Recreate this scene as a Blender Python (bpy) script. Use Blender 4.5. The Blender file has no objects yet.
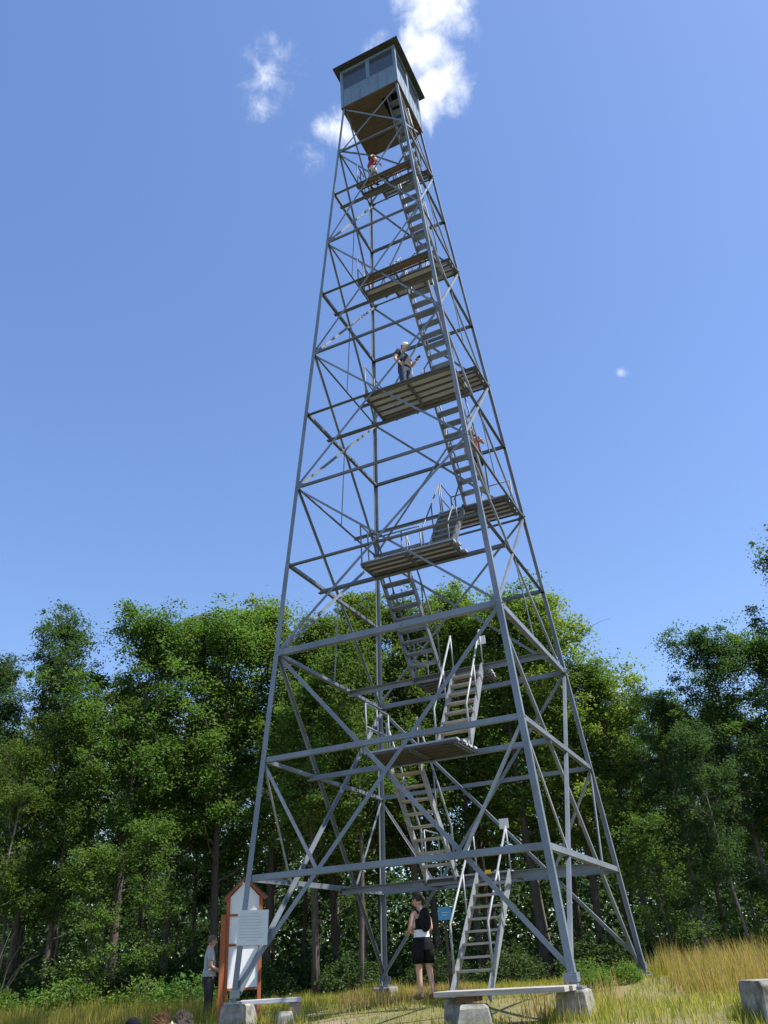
import bpy, bmesh, math, random
import numpy as np
from mathutils import Vector, Matrix

random.seed(11)
sc = bpy.context.scene
col = sc.collection
R = math.radians

# ------------------------------------------------------------------ helpers
def tag(o, label=None, cat=None, group=None, kind=None):
    if label: o['label'] = label
    if cat: o['category'] = cat
    if group: o['group'] = group
    if kind: o['kind'] = kind
    return o

def thing(name, label, cat, loc=(0, 0, 0), rz=0.0, group=None):
    o = bpy.data.objects.new(name, None)
    o.empty_display_size = .2
    col.objects.link(o)
    o.location = loc
    o.rotation_euler = (0, 0, rz)
    return tag(o, label, cat, group)

class MB:
    """collects shapes and links them as one mesh object"""
    def __init__(s):
        s.v, s.f, s.m, s.sm = [], [], [], []
    def add(s, vs, fs, m=0, smooth=False):
        n = len(s.v)
        s.v += [tuple(v) for v in vs]
        for f in fs:
            s.f.append([i + n for i in f]); s.m.append(m); s.sm.append(smooth)
    def box(s, c, d, m=0, rot=None):
        hx, hy, hz = d[0] / 2, d[1] / 2, d[2] / 2
        vs = [Vector((x, y, z)) for z in (-hz, hz) for y in (-hy, hy) for x in (-hx, hx)]
        if rot is not None: vs = [rot @ v for v in vs]
        c = Vector(c)
        s.add([v + c for v in vs], [(0, 2, 3, 1), (4, 5, 7, 6), (0, 1, 5, 4), (2, 6, 7, 3), (0, 4, 6, 2), (1, 3, 7, 5)], m)
    def span(s, lo, hi, m=0):
        s.box([(a + b) / 2 for a, b in zip(lo, hi)], [b - a for a, b in zip(lo, hi)], m)
    def prism(s, p, q, prof, b, n, m=0):
        """extrude the 2-D profile (in axes b, n) from p to q"""
        p, q, b, n = Vector(p), Vector(q), Vector(b), Vector(n)
        k = len(prof)
        vs = [p + b * x + n * y for x, y in prof] + [q + b * x + n * y for x, y in prof]
        fs = [(i, (i + 1) % k, k + (i + 1) % k, k + i) for i in range(k)]
        fs += [tuple(range(k))[::-1], tuple(range(k, 2 * k))]
        s.add(vs, fs, m)
    def bar(s, p, q, w, h, up=(0, 0, 1), m=0):
        p, q = Vector(p), Vector(q)
        a = (q - p).normalized(); up = Vector(up)
        b = a.cross(up).normalized(); n = b.cross(a)
        s.prism(p, q, [(-w/2, -h/2), (w/2, -h/2), (w/2, h/2), (-w/2, h/2)], b, n, m)
    def angle(s, p, q, n, w, t=.012, off=0.0, flip=False, m=0):
        """steel angle: one flange flat in the face with outward normal n, the other pointing inwards"""
        p, q, n = Vector(p), Vector(q), Vector(n)
        a = (q - p).normalized(); b = a.cross(n).normalized(); n = b.cross(a).normalized()
        if flip: b = -b
        p = p - n * off; q = q - n * off
        s.prism(p, q, [(-w/2, 0), (w/2, 0), (w/2, -t), (-w/2 + t, -t), (-w/2 + t, -w*.8), (-w/2, -w*.8)], b, n, m)
    def angle_out(s, p, q, n, w, t=.012, m=0):
        """steel angle whose lower flange points outwards (along the horizontal n), standing flange behind it"""
        up = Vector((0, 0, 1)); n = Vector(n); n.z = 0; n.normalize()
        s.prism(p, q, [(0, 0), (w, 0), (w, t), (t, t), (t, w), (0, w)], n, up, m)
    def tube(s, pts, r, seg=8, m=0, smooth=True, cap=True):
        pts = [Vector(p) for p in pts]
        rs = r if isinstance(r, (list, tuple)) else [r] * len(pts)
        vs, fs = [], []
        ref = None
        for i, p in enumerate(pts):
            d = (pts[min(i + 1, len(pts) - 1)] - pts[max(i - 1, 0)]).normalized()
            if ref is None:
                ref = Vector((0, 0, 1)) if abs(d.z) < .9 else Vector((1, 0, 0))
            u = d.cross(ref).normalized(); w = u.cross(d).normalized(); ref = w
            for k in range(seg):
                a = 2 * math.pi * k / seg
                vs.append(p + (u * math.cos(a) + w * math.sin(a)) * rs[i])
        for i in range(len(pts) - 1):
            for k in range(seg):
                fs.append((i*seg + k, i*seg + (k+1) % seg, (i+1)*seg + (k+1) % seg, (i+1)*seg + k))
        s.add(vs, fs, m, smooth)
        if cap:
            n = len(s.v) - len(vs)
            s.f.append([n + k for k in range(seg)][::-1]); s.m.append(m); s.sm.append(False)
            n2 = n + (len(pts) - 1) * seg
            s.f.append([n2 + k for k in range(seg)]); s.m.append(m); s.sm.append(False)
    def ball(s, c, r, m=0, seg=12, rings=8, rot=None):
        c = Vector(c)
        if not isinstance(r, (list, tuple)): r = (r, r, r)
        vs, fs = [], []
        for i in range(1, rings):
            th = math.pi * i / rings
            for k in range(seg):
                a = 2 * math.pi * k / seg
                v = Vector((r[0]*math.sin(th)*math.cos(a), r[1]*math.sin(th)*math.sin(a), r[2]*math.cos(th)))
                if rot is not None: v = rot @ v
                vs.append(c + v)
        top = Vector((0, 0, r[2])); bot = Vector((0, 0, -r[2]))
        if rot is not None: top, bot = rot @ top, rot @ bot
        vs += [c + top, c + bot]
        T, B = len(vs) - 2, len(vs) - 1
        for i in range(rings - 2):
            for k in range(seg):
                fs.append((i*seg + k, (i+1)*seg + k, (i+1)*seg + (k+1) % seg, i*seg + (k+1) % seg))
        for k in range(seg):
            fs.append((T, k, (k+1) % seg))
            fs.append((B, (rings-2)*seg + (k+1) % seg, (rings-2)*seg + k))
        s.add(vs, fs, m, True)
    def mesh(s, name, mats):
        me = bpy.data.meshes.new(name)
        me.from_pydata(s.v, [], s.f)
        for m in (mats if isinstance(mats, (list, tuple)) else [mats]): me.materials.append(m)
        me.polygons.foreach_set('material_index', s.m)
        me.polygons.foreach_set('use_smooth', s.sm)
        me.update()
        return me
    def build(s, name, mats, parent=None, bevel=0.0):
        o = bpy.data.objects.new(name, s.mesh(name, mats))
        col.objects.link(o)
        if parent: o.parent = parent
        if bevel:
            b = o.modifiers.new('bevel', 'BEVEL'); b.width = bevel; b.segments = 2; b.limit_method = 'ANGLE'
        return o

def link_mesh(name, me, parent=None):
    o = bpy.data.objects.new(name, me); col.objects.link(o)
    if parent: o.parent = parent
    return o

def copy_tree(o, parent=None):
    c = o.copy(); col.objects.link(c); c.parent = parent
    for ch in list(o.children): copy_tree(ch, c)
    return c

# ------------------------------------------------------------------ materials
def new_mat(name):
    m = bpy.data.materials.new(name); m.use_nodes = True
    nt = m.node_tree
    return m, nt, nt.nodes['Principled BSDF']

def ramp(nt, fac, stops):
    r = nt.nodes.new('ShaderNodeValToRGB')
    el = r.color_ramp.elements
    while len(el) < len(stops): el.new(.5)
    for e, (p, c) in zip(el, stops):
        e.position = p; e.color = (*c, 1)
    nt.links.new(fac, r.inputs[0])
    return r.outputs[0]

def noise(nt, scale, detail=4, rough=.6, vec='Object', stretch=None, dist=0.0):
    tc = nt.nodes.new('ShaderNodeTexCoord')
    n = nt.nodes.new('ShaderNodeTexNoise')
    n.inputs['Scale'].default_value = scale; n.inputs['Detail'].default_value = detail
    n.inputs['Roughness'].default_value = rough; n.inputs['Distortion'].default_value = dist
    src = tc.outputs[vec]
    if stretch:
        mp = nt.nodes.new('ShaderNodeMapping'); mp.inputs['Scale'].default_value = stretch
        nt.links.new(src, mp.inputs[0]); src = mp.outputs[0]
    nt.links.new(src, n.inputs['Vector'])
    return n.outputs['Fac']

def bump(nt, b, h, strength=.3, dist=.01):
    n = nt.nodes.new('ShaderNodeBump'); n.inputs['Strength'].default_value = strength
    n.inputs['Distance'].default_value = dist
    nt.links.new(h, n.inputs['Height']); nt.links.new(n.outputs[0], b.inputs['Normal'])

def mat(name, c1, c2=None, scale=6, rough=.7, metal=0.0, stretch=None, bmp=.2, spec=.4, lo=.3, hi=.7, extra=None):
    m, nt, b = new_mat(name)
    c2 = c2 or tuple(x * .75 for x in c1)
    f = noise(nt, scale, 6, .65, stretch=stretch)
    stops = [(lo, c2), (hi, c1)]
    if extra: stops = stops + [extra]
    nt.links.new(ramp(nt, f, stops), b.inputs['Base Color'])
    b.inputs['Roughness'].default_value = rough
    b.inputs['Metallic'].default_value = metal
    b.inputs['Specular IOR Level'].default_value = spec
    if bmp: bump(nt, b, f, bmp)
    return m

M = {}
def steel(name, c1, c2, rust=.0):
    m, nt, b = new_mat(name)
    f = noise(nt, 1.1, 5, .6); f2 = noise(nt, 22, 4, .7); f3 = noise(nt, 3.1, 8, .72)
    a = nt.nodes.new('ShaderNodeMath'); a.operation = 'MULTIPLY_ADD'; a.inputs[1].default_value = .45
    nt.links.new(f2, a.inputs[0]); nt.links.new(f, a.inputs[2])
    base = ramp(nt, a.outputs[0], [(.5, c2), (.95, c1)])
    k = ramp(nt, f3, [(.60, (0, 0, 0)), (.70, (1, 1, 1))])
    mxr = nt.nodes.new('ShaderNodeMixRGB'); mxr.inputs[2].default_value = (.13, .085, .055, 1)
    mm = nt.nodes.new('ShaderNodeMath'); mm.operation = 'MULTIPLY'; mm.inputs[1].default_value = rust
    nt.links.new(k, mm.inputs[0]); nt.links.new(mm.outputs[0], mxr.inputs[0]); nt.links.new(base, mxr.inputs[1])
    nt.links.new(mxr.outputs[0], b.inputs['Base Color'])
    b.inputs['Metallic'].default_value = .3
    nt.links.new(ramp(nt, f2, [(.3, (.42,)*3), (.7, (.62,)*3)]), b.inputs['Roughness'])
    bump(nt, b, f2, .06)
    return m
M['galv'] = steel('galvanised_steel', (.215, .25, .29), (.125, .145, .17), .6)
M['galv_dark'] = steel('dark_galvanised_steel', (.16, .178, .20), (.085, .094, .105), .6)  # darker tone of the galvanised steel, mostly on the upper levels
M['galv_pale'] = mat('pale_zinc_pipe', (.33, .35, .37), (.21, .22, .23), 8, .5, .25, bmp=.03)
M['old_wood'] = mat('weathered_grey_plank', (.52, .53, .58), (.26, .265, .29), 3, .85, 0, (1, 14, 14), .5)
M['brick'] = mat('pale_reddish_block', (.36, .27, .21), (.22, .15, .11), 6, .9, 0, None, .6)
M['dark_wood'] = mat('dark_timber', (.12, .11, .105), (.06, .056, .055), 3, .9, 0, (1, 10, 10), .3)  # dark timber tone for the strips under the landing planks
M['brown_wood'] = mat('brown_stained_board', (.24, .14, .07), (.10, .06, .035), 3, .8, 0, (1, 12, 12), .3)
M['ply'] = mat('brown_floor_plywood', (.115, .09, .07), (.065, .052, .042), 2.2, .85, 0, (1, 6, 1), .2)
M['deck_wood'] = mat('bleached_deck_plank', (.47, .44, .39), (.25, .23, .20), 3, .85, 0, (1, 12, 12), .5)
M['concrete'] = mat('old_concrete', (.34, .325, .29), (.10, .095, .075), 4.5, .92, 0, None, .9, lo=.36, hi=.62, extra=(.8, (.42, .40, .36)))
M['cab_wall'] = mat('painted_metal_siding', (.17, .245, .33), (.11, .165, .225), 2.5, .5, .1, (1, 1, .35), .05)
M['roof'] = mat('dark_roofing', (.055, .06, .065), (.03, .033, .036), 6, .6, .1)
M['dark'] = mat('dark_interior_paint', (.05, .05, .05), (.03, .03, .03), 5, .8)
M['sign_white'] = mat('white_sheet_panel', (.80, .81, .82), (.70, .71, .72), 2, .45, bmp=.02)
M['sign_grey'] = mat('pale_grey_sign_plate', (.55, .60, .63), (.47, .51, .54), 2, .4, bmp=.02)
M['sign_ink'] = mat('faded_grey_ink', (.42, .455, .48), (.38, .41, .43), 9, .6, bmp=0)
M['red_wood'] = mat('redwood_stained_timber', (.44, .14, .05), (.24, .07, .028), 4, .7, 0, (8, 8, 1), .3)
M['blue'] = mat('light_blue_sign_sheet', (.10, .42, .78), (.08, .35, .68), 4, .4, bmp=0)
M['yellow'] = mat('yellow_tag_sheet', (.85, .55, .02), (.75, .48, .02), 4, .5, bmp=0)
M['skin'] = mat('tan_skin', (.56, .33, .24), (.48, .27, .19), 9, .5, bmp=.02)  # plain skin tone shared by all the figures
M['hair'] = mat('dark_brown_hair', (.035, .022, .016), (.012, .008, .006), 30, .5, 0, (4, 4, 1), .4)
M['grey_hair'] = mat('short_grey_brown_hair', (.16, .12, .09), (.07, .05, .04), 30, .6, bmp=.4)
M['black_cloth'] = mat('black_fabric', (.017, .017, .021), (.008, .008, .010), 8, .9, bmp=.2, spec=.12)
M['white_cloth'] = mat('white_fabric', (.78, .78, .78), (.62, .62, .63), 6, .8, bmp=.2)
M['navy_cloth'] = mat('navy_fabric', (.022, .028, .044), (.012, .015, .025), 7, .85, bmp=.3)
M['jean'] = mat('dark_denim', (.045, .065, .12), (.02, .03, .06), 12, .85, bmp=.3)
M['grey_cloth'] = mat('heather_grey_fabric', (.46, .47, .46), (.33, .34, .33), 8, .85, bmp=.3)
M['olive_cloth'] = mat('dark_olive_fabric', (.04, .042, .035), (.02, .022, .02), 8, .85, bmp=.3)
M['rust_cloth'] = mat('rust_orange_fabric', (.42, .12, .05), (.24, .06, .03), 8, .85, bmp=.3)
M['red_cloth'] = mat('red_fabric', (.30, .035, .035), (.16, .02, .02), 8, .85, bmp=.3)
M['fur_brown'] = mat('brown_fur', (.22, .12, .06), (.08, .045, .025), 25, .9, 0, None, .8)
M['fur_grey'] = mat('grey_brown_fur', (.16, .125, .10), (.07, .055, .045), 25, .9, 0, None, .8)
M['fur_white'] = mat('white_fur', (.75, .70, .62), (.5, .45, .38), 25, .9, 0, None, .6)
M['bark'] = mat('grey_brown_bark', (.135, .115, .095), (.04, .034, .028), 5, .95, 0, (5, 5, .7), .9)
M['bark_pale'] = mat('pale_grey_bark', (.22, .195, .165), (.09, .08, .065), 5, .9, 0, (4, 4, .8), .7)
M['screen'] = mat('phone_shell', (.03, .03, .035), (.02, .02, .025), 5, .3, bmp=0)

def leaf_mat(name, cols, trans=.45, obj_var=.22):
    m, nt, b = new_mat(name)
    g = nt.nodes.new('ShaderNodeNewGeometry')
    oi = nt.nodes.new('ShaderNodeObjectInfo')
    c = ramp(nt, g.outputs['Random Per Island'], [(i / (len(cols) - 1), k) for i, k in enumerate(cols)])
    hs = nt.nodes.new('ShaderNodeHueSaturation')
    mr = nt.nodes.new('ShaderNodeMapRange')
    mr.inputs['To Min'].default_value = 1 - obj_var; mr.inputs['To Max'].default_value = 1 + obj_var
    nt.links.new(oi.outputs['Random'], mr.inputs[0])
    nt.links.new(mr.outputs[0], hs.inputs['Value'])
    mr2 = nt.nodes.new('ShaderNodeMapRange')
    mr2.inputs['To Min'].default_value = .485; mr2.inputs['To Max'].default_value = .515
    mu = nt.nodes.new('ShaderNodeMath'); mu.operation = 'FRACT'
    mm = nt.nodes.new('ShaderNodeMath'); mm.operation = 'MULTIPLY'; mm.inputs[1].default_value = 7.3
    nt.links.new(oi.outputs['Random'], mm.inputs[0]); nt.links.new(mm.outputs[0], mu.inputs[0])
    nt.links.new(mu.outputs[0], mr2.inputs[0]); nt.links.new(mr2.outputs[0], hs.inputs['Hue'])
    nt.links.new(c, hs.inputs['Color'])
    nt.links.new(hs.outputs[0], b.inputs['Base Color'])
    b.inputs['Roughness'].default_value = .6
    b.inputs['Specular IOR Level'].default_value = .2
    t = nt.nodes.new('ShaderNodeBsdfTranslucent')
    gm = nt.nodes.new('ShaderNodeMixRGB'); gm.blend_type = 'MULTIPLY'; gm.inputs[0].default_value = 1
    gm.inputs[2].default_value = (1.5, 1.5, .6, 1)
    nt.links.new(hs.outputs[0], gm.inputs[1]); nt.links.new(gm.outputs[0], t.inputs[0])
    mx = nt.nodes.new('ShaderNodeMixShader'); mx.inputs[0].default_value = trans
    nt.links.new(b.outputs[0], mx.inputs[1]); nt.links.new(t.outputs[0], mx.inputs[2])
    nt.links.new(mx.outputs[0], nt.nodes['Material Output'].inputs[0])
    return m

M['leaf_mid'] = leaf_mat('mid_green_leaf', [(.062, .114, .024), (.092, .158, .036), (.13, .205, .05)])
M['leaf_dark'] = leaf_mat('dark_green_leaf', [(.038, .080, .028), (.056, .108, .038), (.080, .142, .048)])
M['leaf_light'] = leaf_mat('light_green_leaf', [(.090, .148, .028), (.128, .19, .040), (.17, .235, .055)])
M['leaf_shaded'] = leaf_mat('shade_toned_leaf', [(.028, .052, .016), (.042, .074, .022), (.06, .098, .03)], .35)  # leaf green darkened so the colour carries the shade under the trees
M['weed'] = leaf_mat('bright_weed_leaf', [(.06, .13, .02), (.09, .18, .03), (.13, .22, .04)], .35, .15)
M['grass_g'] = leaf_mat('green_grass_blade', [(.16, .20, .03), (.25, .27, .045), (.35, .33, .08), (.46, .38, .14)], .5, 0)
M['grass_d'] = leaf_mat('dry_grass_blade', [(.40, .27, .11), (.44, .29, .14), (.27, .27, .06), (.48, .39, .19), (.22, .25, .05)], .4, 0)

m, nt, b = new_mat('window_glass')
tr = nt.nodes.new('ShaderNodeBsdfTransparent'); tr.inputs[0].default_value = (.62, .68, .74, 1)
b.inputs['Base Color'].default_value = (.07, .09, .12, 1); b.inputs['Roughness'].default_value = .08; b.inputs['Specular IOR Level'].default_value = .8
mx = nt.nodes.new('ShaderNodeMixShader'); mx.inputs[0].default_value = .62
nt.links.new(tr.outputs[0], mx.inputs[1]); nt.links.new(b.outputs[0], mx.inputs[2])
nt.links.new(mx.outputs[0], nt.nodes['Material Output'].inputs[0])
M['glass'] = m

m, nt, b = new_mat('meadow_ground')
f = noise(nt, .9, 8, .7); f2 = noise(nt, 14, 6, .7)
mxn = nt.nodes.new('ShaderNodeMath'); mxn.operation = 'MULTIPLY_ADD'; mxn.inputs[1].default_value = .4
nt.links.new(f2, mxn.inputs[0]); nt.links.new(f, mxn.inputs[2])
nt.links.new(ramp(nt, mxn.outputs[0], [(.45, (.09, .10, .03)), (.62, (.16, .15, .05)), (.78, (.22, .18, .09)), (.92, (.30, .26, .19))]), b.inputs['Base Color'])
b.inputs['Roughness'].default_value = .95; bump(nt, b, f2, .8, .05)
M['ground'] = m

# ------------------------------------------------------------------ camera
cam = bpy.data.cameras.new('camera')
cam.sensor_fit = 'VERTICAL'; cam.sensor_height = 36; cam.lens = 779.66 * 36 / 1024
cam.clip_start = .05; cam.clip_end = 3000
co = bpy.data.objects.new('camera', cam); col.objects.link(co)
CAM = Vector((6.2949, -16.2174, .3084))
fwd = Vector((-.35175843, .79092716, .50069975))
rt = Vector((.89932839, .43396401, -.0537)); upv = Vector((.25975846, -.43140407, .86395374))
mw = Matrix.Identity(4)
for i in range(3):
    mw[i][0] = rt[i]; mw[i][1] = upv[i]; mw[i][2] = -fwd[i]; mw[i][3] = CAM[i]
co.matrix_world = mw
sc.camera = co
HF = Vector((-.4064, .9137)); HR = Vector((.9137, .4064))     # ground directions: away from / to the right of the camera

# ------------------------------------------------------------------ sun and sky
SUN_AZ = (.985, .17); SUN_EL = 56
sd = Vector((SUN_AZ[0] * math.cos(R(SUN_EL)), SUN_AZ[1] * math.cos(R(SUN_EL)), math.sin(R(SUN_EL)))).normalized()
sl = bpy.data.lights.new('sun', 'SUN'); sl.energy = 4.4; sl.angle = R(.5); sl.color = (1, .955, .88)
so = bpy.data.objects.new('sun', sl); col.objects.link(so)
so.rotation_euler = sd.to_track_quat('Z', 'Y').to_euler(); so.location = (20, 10, 60)
w = bpy.data.worlds.new('World'); sc.world = w; w.use_nodes = True
nt = w.node_tree; bg = nt.nodes['Background']
sky = nt.nodes.new('ShaderNodeTexSky'); sky.sky_type = 'NISHITA'; sky.sun_disc = False
sky.sun_elevation = R(SUN_EL); sky.sun_rotation = math.atan2(SUN_AZ[0], SUN_AZ[1])
sky.air_density = 1.0; sky.dust_density = .55; sky.ozone_density = 3.4; sky.altitude = 500
SKY = .150
bg.inputs[1].default_value = SKY
# clouds: patches of noise about fixed compass directions, infinitely far off
tc = nt.nodes.new('ShaderNodeTexCoord')
def nn(t, **k):
    n = nt.nodes.new(t)
    for a, v in k.items(): setattr(n, a, v)
    return n
def mth(op, a, b_=None, clamp=False):
    n = nn('ShaderNodeMath', operation=op, use_clamp=clamp)
    for i, x in enumerate((a, b_)):
        if x is None: continue
        if isinstance(x, (int, float)): n.inputs[i].default_value = x
        else: nt.links.new(x, n.inputs[i])
    return n.outputs[0]
blobs = [((-.104, .455, .884), .060, 1.0), ((-.128, .480, .868), .052, 1.0), ((-.128, .512, .850), .048, 1.0), ((-.150, .525, .838), .034, .8), ((-.165, .480, .862), .05, .85),
         ((-.245, .498, .832), .032, .9), ((-.262, .488, .833), .022, .7), ((-.294, .420, .859), .048, .42), ((-.312, .436, .845), .034, .38), ((-.275, .41, .87), .034, .36), ((-.289, .497, .818), .03, .34),
         ((-.029, .797, .604), .012, .42), ((-.128, .956, .263), .045, .5), ((-.66, .72, .20), .13, .7), ((-.50, .85, .12), .15, .7)]
tot = None
for c, r, s in blobs:
    d = nn('ShaderNodeVectorMath', operation='DISTANCE'); nt.links.new(tc.outputs['Generated'], d.inputs[0])
    d.inputs[1].default_value = c
    v = mth('MULTIPLY', mth('SUBTRACT', 1.0, mth('DIVIDE', d.outputs['Value'], r), True), s)
    tot = v if tot is None else mth('MAXIMUM', tot, v)
nz = nn('ShaderNodeTexNoise'); nz.inputs['Scale'].default_value = 42; nz.inputs['Detail'].default_value = 9; nz.inputs['Roughness'].default_value = .62
nz.inputs['Distortion'].default_value = .4
nt.links.new(tc.outputs['Generated'], nz.inputs['Vector'])
s1 = mth('ADD', mth('MULTIPLY', tot, 1.2), mth('MULTIPLY', mth('SUBTRACT', nz.outputs['Fac'], .5), 1.45))
mr = nn('ShaderNodeMapRange', interpolation_type='SMOOTHSTEP'); mr.inputs['From Min'].default_value = .12; mr.inputs['From Max'].default_value = 1.3
nt.links.new(s1, mr.inputs[0])
gate = mth('MULTIPLY', mr.outputs[0], mth('MULTIPLY', tot, 5, True), True)
hs = nn('ShaderNodeHueSaturation'); hs.inputs['Saturation'].default_value = 1.27; hs.inputs['Value'].default_value = 1.28; hs.inputs['Hue'].default_value = .511
gm_ = nn('ShaderNodeGamma'); gm_.inputs[1].default_value = .72; nt.links.new(sky.outputs[0], gm_.inputs[0]); nt.links.new(gm_.outputs[0], hs.inputs['Color'])
mix = nn('ShaderNodeMixRGB'); nt.links.new(gate, mix.inputs[0])
nt.links.new(hs.outputs[0], mix.inputs[1]); mix.inputs[2].default_value = (4.9, 5.0, 5.3, 1)
nt.links.new(mix.outputs[0], bg.inputs[0])
sc.view_settings.view_transform = 'Standard'; sc.view_settings.look = 'None'
sc.view_settings.exposure = .86; sc.view_settings.gamma = 1; sc.view_settings.use_curve_mapping = False

# ------------------------------------------------------------------ ground
GD = [-60, 0, 6, 9, 12, 14, 16, 20, 24, 28, 36, 60, 120, 400]
GZ = [-5, -1.5, -1.15, -.86, -.62, -.52, -.44, -.40, -.40, -.50, -.70, -1.2, -2.5, -9]
def gz(x, y):
    d = (x - CAM.x) * HF.x + (y - CAM.y) * HF.y
    s = (x - CAM.x) * HR.x + (y - CAM.y) * HR.y
    z = np.interp(d, GD, GZ)
    left = max(0, min(1, (-s - 1.0) / 3.0)) * max(0, 1 - abs(d - 17) / 9)
    z -= .20 * left
    z += .23 * math.exp(-((s - 6.0) / 2.5) ** 2 - ((d - 19.0) / 2.8) ** 2)
    z += .24 * math.exp(-((s - 6.2) / 1.5) ** 2 - ((d - 12.4) / 1.8) ** 2)
    return z + .05 * math.sin(x * .9 + 1) * math.cos(y * .8) * (1 if d < 60 else 0)
def gp(u_s, d):
    """ground point s metres to the right of and d metres ahead of the camera"""
    x = CAM.x + HF.x * d + HR.x * u_s; y = CAM.y + HF.y * d + HR.y * u_s
    return x, y, gz(x, y)
xs = sorted(set([-400, -300, -200, -140, -100, -75, -60] + [round(-48 + i * .8, 2) for i in range(91)] + [30, 40, 60, 100, 200, 400]))
ys = sorted(set([-400, -200, -100, -60, -40, -30] + [round(-22 + i * .8, 2) for i in range(85)] + [52, 60, 75, 100, 150, 250, 400]))
g = MB()
g.add([(x, y, gz(x, y)) for y in ys for x in xs],
      [(j*len(xs) + i, j*len(xs) + i + 1, (j+1)*len(xs) + i + 1, (j+1)*len(xs) + i) for j in range(len(ys) - 1) for i in range(len(xs) - 1)], 0, True)
tag(g.build('ground', M['ground']), 'grassy hilltop clearing with dry and green patches', 'ground', kind='structure')

# ------------------------------------------------------------------ the fire tower
Z = [0., 1.819, 3.977, 6.252, 8.372, 10.564, 12.822, 15.004, 17.324, 19.614, 21.930, 24.195, 26.746]
def hw(z): return 3.035 + (1.066 - 3.035) * z / Z[12]
def corner(sx, sy, k): return Vector((sx * hw(Z[k]), sy * hw(Z[k]), Z[k]))
T = thing('fire_tower', 'tall grey steel lattice lookout tower with zigzag stairs and a small cab on top', 'tower')
CN = [(-1, -1), (1, -1), (1, 1), (-1, 1)]
for sx, sy in CN:
    mb = MB()
    p, q = corner(sx, sy, 0), corner(sx, sy, 12)
    for k in range(3):                                      # the legs get lighter towards the top
        z0, z1 = (-.14, 8.4, 17.4)[k], (8.4, 17.4, 26.74)[k]
        wd = (.112, .098, .082)[k]; t = .013
        a = Vector((sx * hw(z0), sy * hw(z0), z0)); c = Vector((sx * hw(z1), sy * hw(z1), z1 + .04))
        mb.prism(a, c, [(0, 0), (wd, 0), (wd, t), (t, t), (t, wd), (0, wd)], (-sx, 0, 0), (0, -sy, 0))
    mb.build('leg', M['galv'], T)
    sh = MB(); z0 = 0
    x, y = sx * hw(0), sy * hw(0)
    sh.box((x - sx*.06, y - sy*.06, -.14), (.30, .30, .03)); sh.box((x - sx*.08, y + sy*.014, -.01), (.20, .016, .12))
    sh.box((x + sx*.014, y - sy*.08, -.01), (.016, .20, .12))
    sh.build('base_shoe', M['galv_pale'] if sx < 0 and sy < 0 else M['galv'], T)

FACES = [(0, 1, (0, -1, 0)), (1, 2, (1, 0, 0)), (2, 3, (0, 1, 0)), (3, 0, (-1, 0, 0))]
slope = (3.035 - 1.066) / Z[12]
for a, b_, n in FACES:
    n = Vector(n); n = (n + Vector((0, 0, slope))).normalized()
    for k in range(1, 13):                                  # horizontal girts on every level
        wdt = {1: .105, 2: .10, 3: .13}.get(k, .092 if k % 2 == 0 else .065)
        mb = MB()
        if k % 2 == 0 and k > 2: mb.angle_out(corner(*CN[a], k) - n * .10, corner(*CN[b_], k) - n * .10, n, wdt - .012)
        else: mb.angle(corner(*CN[a], k), corner(*CN[b_], k), n, wdt, off=.020, flip=True)
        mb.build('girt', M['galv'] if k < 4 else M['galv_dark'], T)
    pan = [(0, 3), (3, 5), (5, 7), (7, 9), (9, 11)]
    for k0, k1 in pan:
        wdt = .08 if k0 == 0 else .062
        mb = MB(); mb.angle(corner(*CN[a], k0), corner(*CN[b_], k1), n, wdt, off=.034); mb.build('diagonal_brace', M['galv'], T)
        mb = MB(); mb.angle(corner(*CN[b_], k0), corner(*CN[a], k1), n, wdt if k0 == 0 or a else .045, off=.110 if k0 == 0 else .092); mb.build('diagonal_brace', M['galv'], T)
    mb = MB(); mb.angle(corner(*CN[a], 12), corner(*CN[b_], 11), n, .052, off=.034); mb.build('diagonal_brace', M['galv'], T)
    mb = MB(); mb.angle(corner(*CN[a], 11), corner(*CN[b_], 12), n, .052, off=.092); mb.build('diagonal_brace', M['galv'], T)
    t = Z[1] / Z[3]
    for i, j in ((a, b_), (b_, a)):                         # short struts from the second girt's ends down to the first girt
        foot = corner(*CN[i], 0).lerp(corner(*CN[j], 3), t)
        mb = MB(); mb.angle(corner(*CN[i], 2), foot, n, .055, off=.046, t=.01); mb.build('strut', M['galv_pale'], T)
    if abs(n.x) > .5:                                       # hanger rods under the crossing of each X on the two side faces
        for k0, k1 in pan[1:]:
            p0, p1, q0, q1 = corner(*CN[a], k0), corner(*CN[b_], k1), corner(*CN[b_], k0), corner(*CN[a], k1)
            s = (p0 - q0).length / ((p0 - q0).length + (p1 - q1).length)
            x = p0.lerp(p1, s); foot = (p0 + q0) / 2
            mb = MB(); mb.angle(x, foot, n, .036, off=.06, t=.007); mb.build('hanger_rod', M['galv'], T)
    for k in (3, 5, 7, 9, 11):                              # gusset plates where diagonals meet the legs
        for i, j in ((a, b_), (b_, a)):
            p = corner(*CN[i], k); d = (corner(*CN[j], k) - p).normalized(); u = d.cross(n).normalized()
            if u.z < 0: u = -u
            mb = MB(); c = p + d * .13 - n * .010
            mb.prism(c - n*.004, c + n*.004, [(-.11, -.12), (.08, -.05), (.08, .05), (-.11, .12)], d, u)
            for bu, bd in ((.09, -.07), (-.09, -.07), (.03, .04), (-.03, .04), (.0, -.06)):
                bp = c + d * bd + u * bu + n * .004
                mb.tube([bp, bp + n * .014], .013, 6)
            mb.build('gusset_plate', M['galv'], T)

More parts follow.
